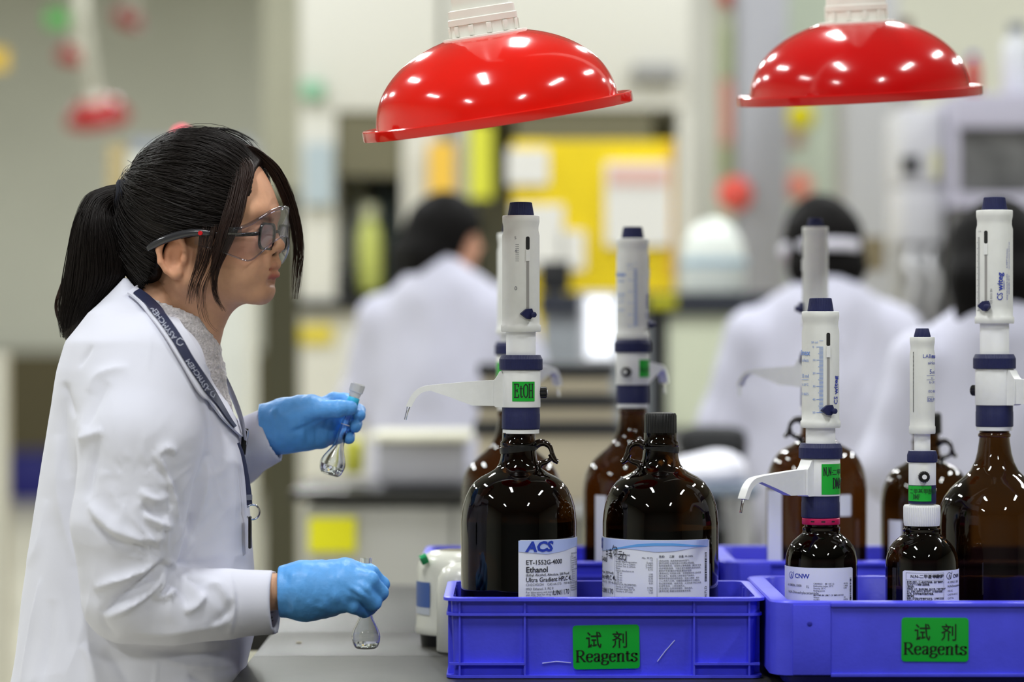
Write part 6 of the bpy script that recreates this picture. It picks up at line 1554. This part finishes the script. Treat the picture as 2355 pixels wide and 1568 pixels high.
for s in (1, -1):
    p = [Vector(Hd(*mm(x, s * y, z))) for x, y, z in spline([(48, -86, 32), (28, -87.5, 33), (6, -88, 30), (-18, -88, 23), (-36, -86, 15), (-43, -84, 11)], 5)]
    MB().tube(p, [.0035 + .002 * math.sin(math.pi * i / (len(p) - 1)) for i in range(len(p))], 10, flat=.45).build('goggle_arm', mat('smoke_grey_arm', (46, 46, 50), .18, coat=.4), GG, angle=None)
    MB().lathe([(.003, -.0018), (.003, .0018)], (0, 0, 0), 14, M=Matrix.Translation(Vector(Hd(*mm(36, s * -89.5, 32)))) @ Matrix.Rotation(TH, 4, 'Z') @ Matrix.Rotation(math.radians(90), 4, 'X')).build('red_hinge', mat('hinge_red', (190, 20, 30), .3), GG)
    MB().box((-.0095, -.0012, -.006), (.0095, .0012, .004), .001, Matrix.Translation(Vector(Hd(*mm(82, s * -80.5, 36)))) @ Matrix.Rotation(TH + math.radians(14), 4, 'Z')).build('glare_block', RIM, GG)  # block added to stand for the glare on the side shield
SPEC = thing('spectacles', 'dark framed glasses worn under the clear goggles', 'glasses', Hd(.105, 0, .03))
FR = mat('spectacle_frame', (10, 10, 16), .25, coat=.3)
for s in (1, -1):
    cxl, cyl_, czl = 111.5, s * -33, 29
    wrap = math.radians(5) * s
    M = Matrix.Translation(Vector(Hd(*mm(cxl, cyl_, czl)))) @ Matrix.Rotation(TH - wrap, 4, 'Z') @ Matrix.Rotation(math.radians(6), 4, 'Y')
    o_ = [(y_, z_) for y_, z_ in rrect(.0505, .0375, .0125, 7)]; i_ = [(y_, z_) for y_, z_ in rrect(.0445, .0315, .0105, 7)]; n = len(o_)
    V = [M @ Vector((x_, p[0], p[1])) for x_ in (-.0016, .0016) for L_ in (o_, i_) for p in L_]; Fc = []
    for k in range(n):
        k2 = (k + 1) % n; Fc += [(k, k2, n + k2, n + k), (2 * n + k2, 2 * n + k, 3 * n + k, 3 * n + k2), (k2, k, 2 * n + k, 2 * n + k2), (n + k, n + k2, 3 * n + k2, 3 * n + k)]
    rim = mesh_obj('lens_rim', V, Fc, FR, SPEC, angle=40)
    V = [M @ Vector((x_, p[0], p[1])) for x_ in (-.0008, .0008) for p in i_]; Fc = [tuple(range(n)), tuple(reversed(range(n, 2 * n)))] + [((k + 1) % n, k, n + k, n + (k + 1) % n) for k in range(n)]
    mesh_obj('lens', V, Fc, tint_glass('lens_glass', (.86, .84, .93), 1.6, .02), rim, angle=30)
    p = [Vector(Hd(*mm(x, s * y, z))) for x, y, z in spline([(109, -59, 32), (102, -67, 31), (80, -73, 30), (50, -79, 31), (15, -81, 33), (-10, -81, 30), (-24, -80, 18)], 5)]
    MB().tube(p, .0026, 8, flat=.5).build('temple_arm', FR, SPEC, angle=None)
p = [Vector(Hd(*mm(*q_))) for q_ in spline([(113.5, -9, 35), (116, 0, 37), (113.5, 9, 35)], 4)]; MB().tube(p, .0022, 8).build('nose_bridge', FR, SPEC, angle=None)
# ------------------------------------------------------------------ the two small flasks
FPROF = [(0, 0), (14, 0), (22, 2), (28, 10), (31.5, 27), (29, 40), (23, 53), (16, 68), (12.5, 82), (11, 100), (10.5, 170), (12, 184), (13.5, 199)]
def flask(name, label, base, axis, sc=1.0, level=14, stopper=None, straight=10.5):
    axis = Vector(axis).normalized(); M = Matrix.Translation(Vector(base)) @ Vector((0, 0, 1)).rotation_difference(axis).to_matrix().to_4x4()
    root = thing(name, label, 'flask', base)
    pr = spline(FPROF[1:], 4); pr = [(0, 0)] + [(r, z) for r, z in pr]
    inn = [(max(.0, r - 1.9), z + (1.8 if z < 4 else 0)) for r, z in pr][::-1]
    full = [(r * kk * sc, z * kk * sc) for r, z in pr + inn]
    full[0] = (1e-5, full[0][1]); full[-1] = (1e-5, full[-1][1])
    g = MB().lathe(full, (0, 0, 0), 40, False, False, M=M).build('flask_glass', CLEAR, root, angle=60)
    if level:
        lq = [(r, z) for r, z in inn[::-1] if z < level]; lq = [(max(0, r - .35), z + .3) for r, z in lq]; lq += [(lq[-1][0], level), (0, level)]
        lq[0] = (0, lq[0][1]); MB().lathe([(max(r, .01) * kk * sc, z * kk * sc) for r, z in lq], (0, 0, 0), 36, False, False, M=M).build('liquid', mat('clear_liquid', (246, 248, 252), .0, trans=1, ior=1.33), root, angle=60)
    ring = MB().lathe([(11.1 * kk * sc, 128 * kk * sc), (11.5 * kk * sc, 129 * kk * sc), (11.1 * kk * sc, 130 * kk * sc)], (0, 0, 0), 30, False, False, M=M).build('graduation_ring', mat('mark_white', (230, 230, 235), .4), root)
    if stopper:
        MB().lathe([(8 * kk, 176 * kk), (11 * kk, 186 * kk), (14 * kk, 199.5 * kk), (14 * kk, 203 * kk), (17 * kk, 205 * kk), (17.5 * kk, 222 * kk), (15 * kk, 225 * kk), (0.1 * kk, 225.5 * kk)], (0, 0, 0), 28, True, False, M=M).build('stopper', mat('frosted_glass', (236, 238, 242), .45, trans=.55, ior=1.4), root, angle=40)
        MB().lathe([(13.8 * kk, 172 * kk), (14.6 * kk, 173 * kk), (14.6 * kk, 190 * kk), (13.8 * kk, 191 * kk)], (0, 0, 0), 28, False, False, M=M).build('cyan_collar', mat('cyan_collar', (60, 190, 226), .35), root, angle=40)
    return root
b = M3(842, 1492, hn + .036)
flask('volumetric_flask', 'small upright pear shaped glass flask held in the near gloved hand', b, (0, 0, 1), 1.025)
b0 = M3(757, 1092, hf - .018); t0 = M3(812, 920, hf - .012); 
flask('volumetric_flask', 'small tilted pear shaped glass flask with frosted stopper in the far gloved hand', b0, Vector(t0) - Vector(b0), .96, level=24, stopper=True)
# ------------------------------------------------------------------ colleagues working further back, seen from behind
def colleague(label, px, d, sc, yaw, head_yaw, hairkind, headband=False, lean=0.0, dark=0):
    x0 = (px - 1177.5) / F * d; root = thing('person', label, 'person', (x0, d, 0))
    def W(V): V = np.asarray(V) * sc; c, s_ = math.cos(yaw), math.sin(yaw); return np.stack([V[:, 0] * c - V[:, 1] * s_ + x0, V[:, 0] * s_ + V[:, 1] * c + d, V[:, 2]], 1)
    def Hr(p, hc):   # turn a head point
        c, s_ = math.cos(head_yaw), math.sin(head_yaw); q_ = np.array(p) - hc; return np.array([q_[0] * c - q_[1] * s_, q_[0] * s_ + q_[1] * c, q_[2]]) + hc
    h = .009; ly = lean
    hc = np.array([0, ly + .02, 1.545]); RH = Matrix.Rotation(head_yaw, 4, 'Z')
    sh_l, sh_r = np.array([-.15, ly - .005, 1.31]), np.array([.15, ly - .005, 1.31])
    b = Field((-.4, -.3, .01), (.4, .65, 1.72), h)
    b.ell(hc, (.072, .092, .108), 0, R=RH); b.ell(Hr(hc + np.array([0, .045, -.05]), hc), (.05, .05, .06), .03, R=RH)
    b.cap(Hr(hc + np.array([0, .09, -.015]), hc), Hr(hc + np.array([0, .105, -.035]), hc), .009, .012, .012)
    for s in (-1, 1): b.ell(Hr(hc + np.array([s * .074, .0, -.02]), hc), (.012, .02, .03), .006, R=RH)
    b.cap((0, ly - .005, 1.48), (0, ly - .02, 1.36), .05, .058, .03)
    b.chain([(0, ly - .01, 1.33), (0, ly * .5, 1.12), (0, 0, .95)], [.11, .10, .12], .05).cap(sh_l, sh_r, .042, .042, .03)
    arms = []
    for s in (-1, 1):
        A_ = [np.array([s * .18, ly - .005, 1.305]), np.array([s * .245, ly + .02, 1.08]), np.array([s * .15, ly + .24, 1.02]), np.array([s * .13, ly + .33, 1.01])]; arms.append(A_)
        b.chain(A_, [.034, .034, .028, .026], .015)
        for k in range(4): b.chain([A_[3] + np.array([(k - 1.5) * .017, 0, 0]), A_[3] + np.array([(k - 1.5) * .02, .06, .002]), A_[3] + np.array([(k - 1.5) * .019, .085, -.018])], [.011, .009, .008], .004)
        b.chain([A_[3] + np.array([-s * .025, -.005, 0]), A_[3] + np.array([-s * .05, .03, -.005]), A_[3] + np.array([-s * .045, .055, -.012])], [.011, .010, .009], .005)
        b.chain([(s * .085, 0, .92), (s * .08, .01, .5), (s * .08, -.01, .09)], [.085, .06, .04], .03)
    V, Q = b.mesh(); bo_ = mesh_obj('body', W(V), Q, mat('skin_far', (204, 150, 122), .5), root, angle=None)
    c = Field((-.42, -.32, .5), (.42, .45, 1.5), h)
    c.chain([(0, ly - .01, 1.345), (0, ly * .6, 1.12), (0, .01, .9), (0, .02, .62)], [.125, .135, .155, .18], .06)
    for s in (-1, 1):
        c.cap((0, ly - .01, 1.385), (s * .165, ly - .01, 1.30), .068, .066, .05)
        c.ell((s * .08, ly * .6, 1.15), (.13, .12, .25), .06); c.ell((s * .07, .01, .85), (.15, .15, .33), .05)
        A_ = arms[0 if s < 0 else 1]; c.chain(A_[:3], [.075, .066, .052], .03)
        fwd = A_[2] - A_[1]; fwd /= np.linalg.norm(fwd); c.cap(A_[2] - fwd * .01, A_[2] + fwd * .05, .035, .035, .002, cut=True)
    c.cap((0, ly - .02, 1.40), (0, ly - .03, 1.425), .071, .066, .02); c.cap((0, ly, 1.425), (0, ly, 1.5), .048, .055, .002, cut=True)
    c.half((0, 0, .56), (0, 0, -1)); V, Q = c.mesh(); N = vnormals(V, Q)
    V = V + N * (vnoise(V * np.array([12, 12, 5]), 40) * .011 + vnoise(V * np.array([30, 30, 14]), 41) * .004)[:, None]
    V[:, 2] = np.maximum(V[:, 2], .56)
    mesh_obj('lab_coat', W(V), Q, mat('coat_far', (200, 200, 217), .9), root, angle=None)
    hr = Field((-.16, -.2, 1.1), (.16, .2, 1.72), .008)
    hr.ell(hc + np.array([0, -.004, .010]), (.094, .110, .112), 0, R=RH)
    hr.ell(Hr(hc + np.array([0, .105, -.03]), hc), (.066, .075, .085), .01, R=RH, cut=True)
    for s in (-1, 1): hr.ell(Hr(hc + np.array([s * .07, .055, -.045]), hc), (.03, .04, .05), .01, R=RH, cut=True)
    if hairkind == 'long':
        for k, x_ in enumerate((-.06, -.03, 0, .03)): hr.chain([Hr(hc + np.array([x_, -.055 + abs(x_) * .4, .03]), hc), Hr(hc + np.array([x_ * 1.2, -.082, -.06]), hc), Hr(hc + np.array([x_ * 1.25 - .012, -.088, -.175]), hc)], [.046, .044, .024], .03)
    if hairkind == 'bun':
        for x_ in (-.05, 0, .05): hr.chain([Hr(hc + np.array([x_, -.05, .02]), hc), Hr(hc + np.array([x_ * 1.1, -.07, -.07]), hc), Hr(hc + np.array([x_ * .9, -.06, -.12]), hc)], [.045, .04, .026], .03)
    V, Q = hr.mesh(); N = vnormals(V, Q); V = V + N * (vnoise(V * np.array([90, 90, 18]), 50) * .002)[:, None]
    mesh_obj('hair', W(V), Q, mat('hair_far', (11, 9, 9), .65, spec=.15), root, angle=None)
    if headband:
        pts = [Hr(hc + np.array([.1035 * math.cos(a), .1265 * math.sin(a) - .008, -.022 - .012 * math.sin(a)]), hc) for a in np.linspace(0, 2 * math.pi, 40)]
        pts = W(np.array(pts)); MB().tube([Vector(p_) for p_ in pts], .015 * sc, 8, flat=.2, caps=False).build('headband', mat('headband_white', (208, 206, 218), .7), root, angle=None)
    t = Field((-.3, -.2, .05), (.3, .25, 1.0), .01)
    for s in (-1, 1): t.chain([(s * .085, 0, .92), (s * .08, .01, .5), (s * .08, -.01, .09)], [.1, .078, .066], .03)
    t.half((0, 0, .085), (0, 0, -1)); V, Q = t.mesh(); mesh_obj('trousers', W(V), Q, mat('trouser_dark', (44, 46, 54), .8), root, angle=None)
    for s in (-1, 1):
        f_ = Field((s * .08 - .08, -.14, 0), (s * .08 + .08, .22, .14), .008); f_.cap((s * .08, -.05, .05), (s * .08, .13, .035), .046, .036, 0); f_.cap((s * .08, -.02, .06), (s * .08, -.02, .11), .046, .046, .02); f_.half((0, 0, .004), (0, 0, -1))
        V, Q = f_.mesh(); mesh_obj('shoe', W(V), Q, mat('shoe_white', (206, 206, 206), .5), root, angle=None)
    return root
colleague('person in white lab coat with loose dark hair, back turned, face towards the right', 1020, 8.62, 1.085, math.radians(-14), math.radians(-48), 'long')
colleague('person in white lab coat with dark hair crossed by a pale headband, seen from behind', 1890, 7.5, 1.045, math.radians(4), math.radians(4), 'bun', headband=True)
colleague('person in white lab coat with dark hair at the right edge, behind the tall dispenser', 2300, 6.2, 1.0, math.radians(8), math.radians(-6), 'long')
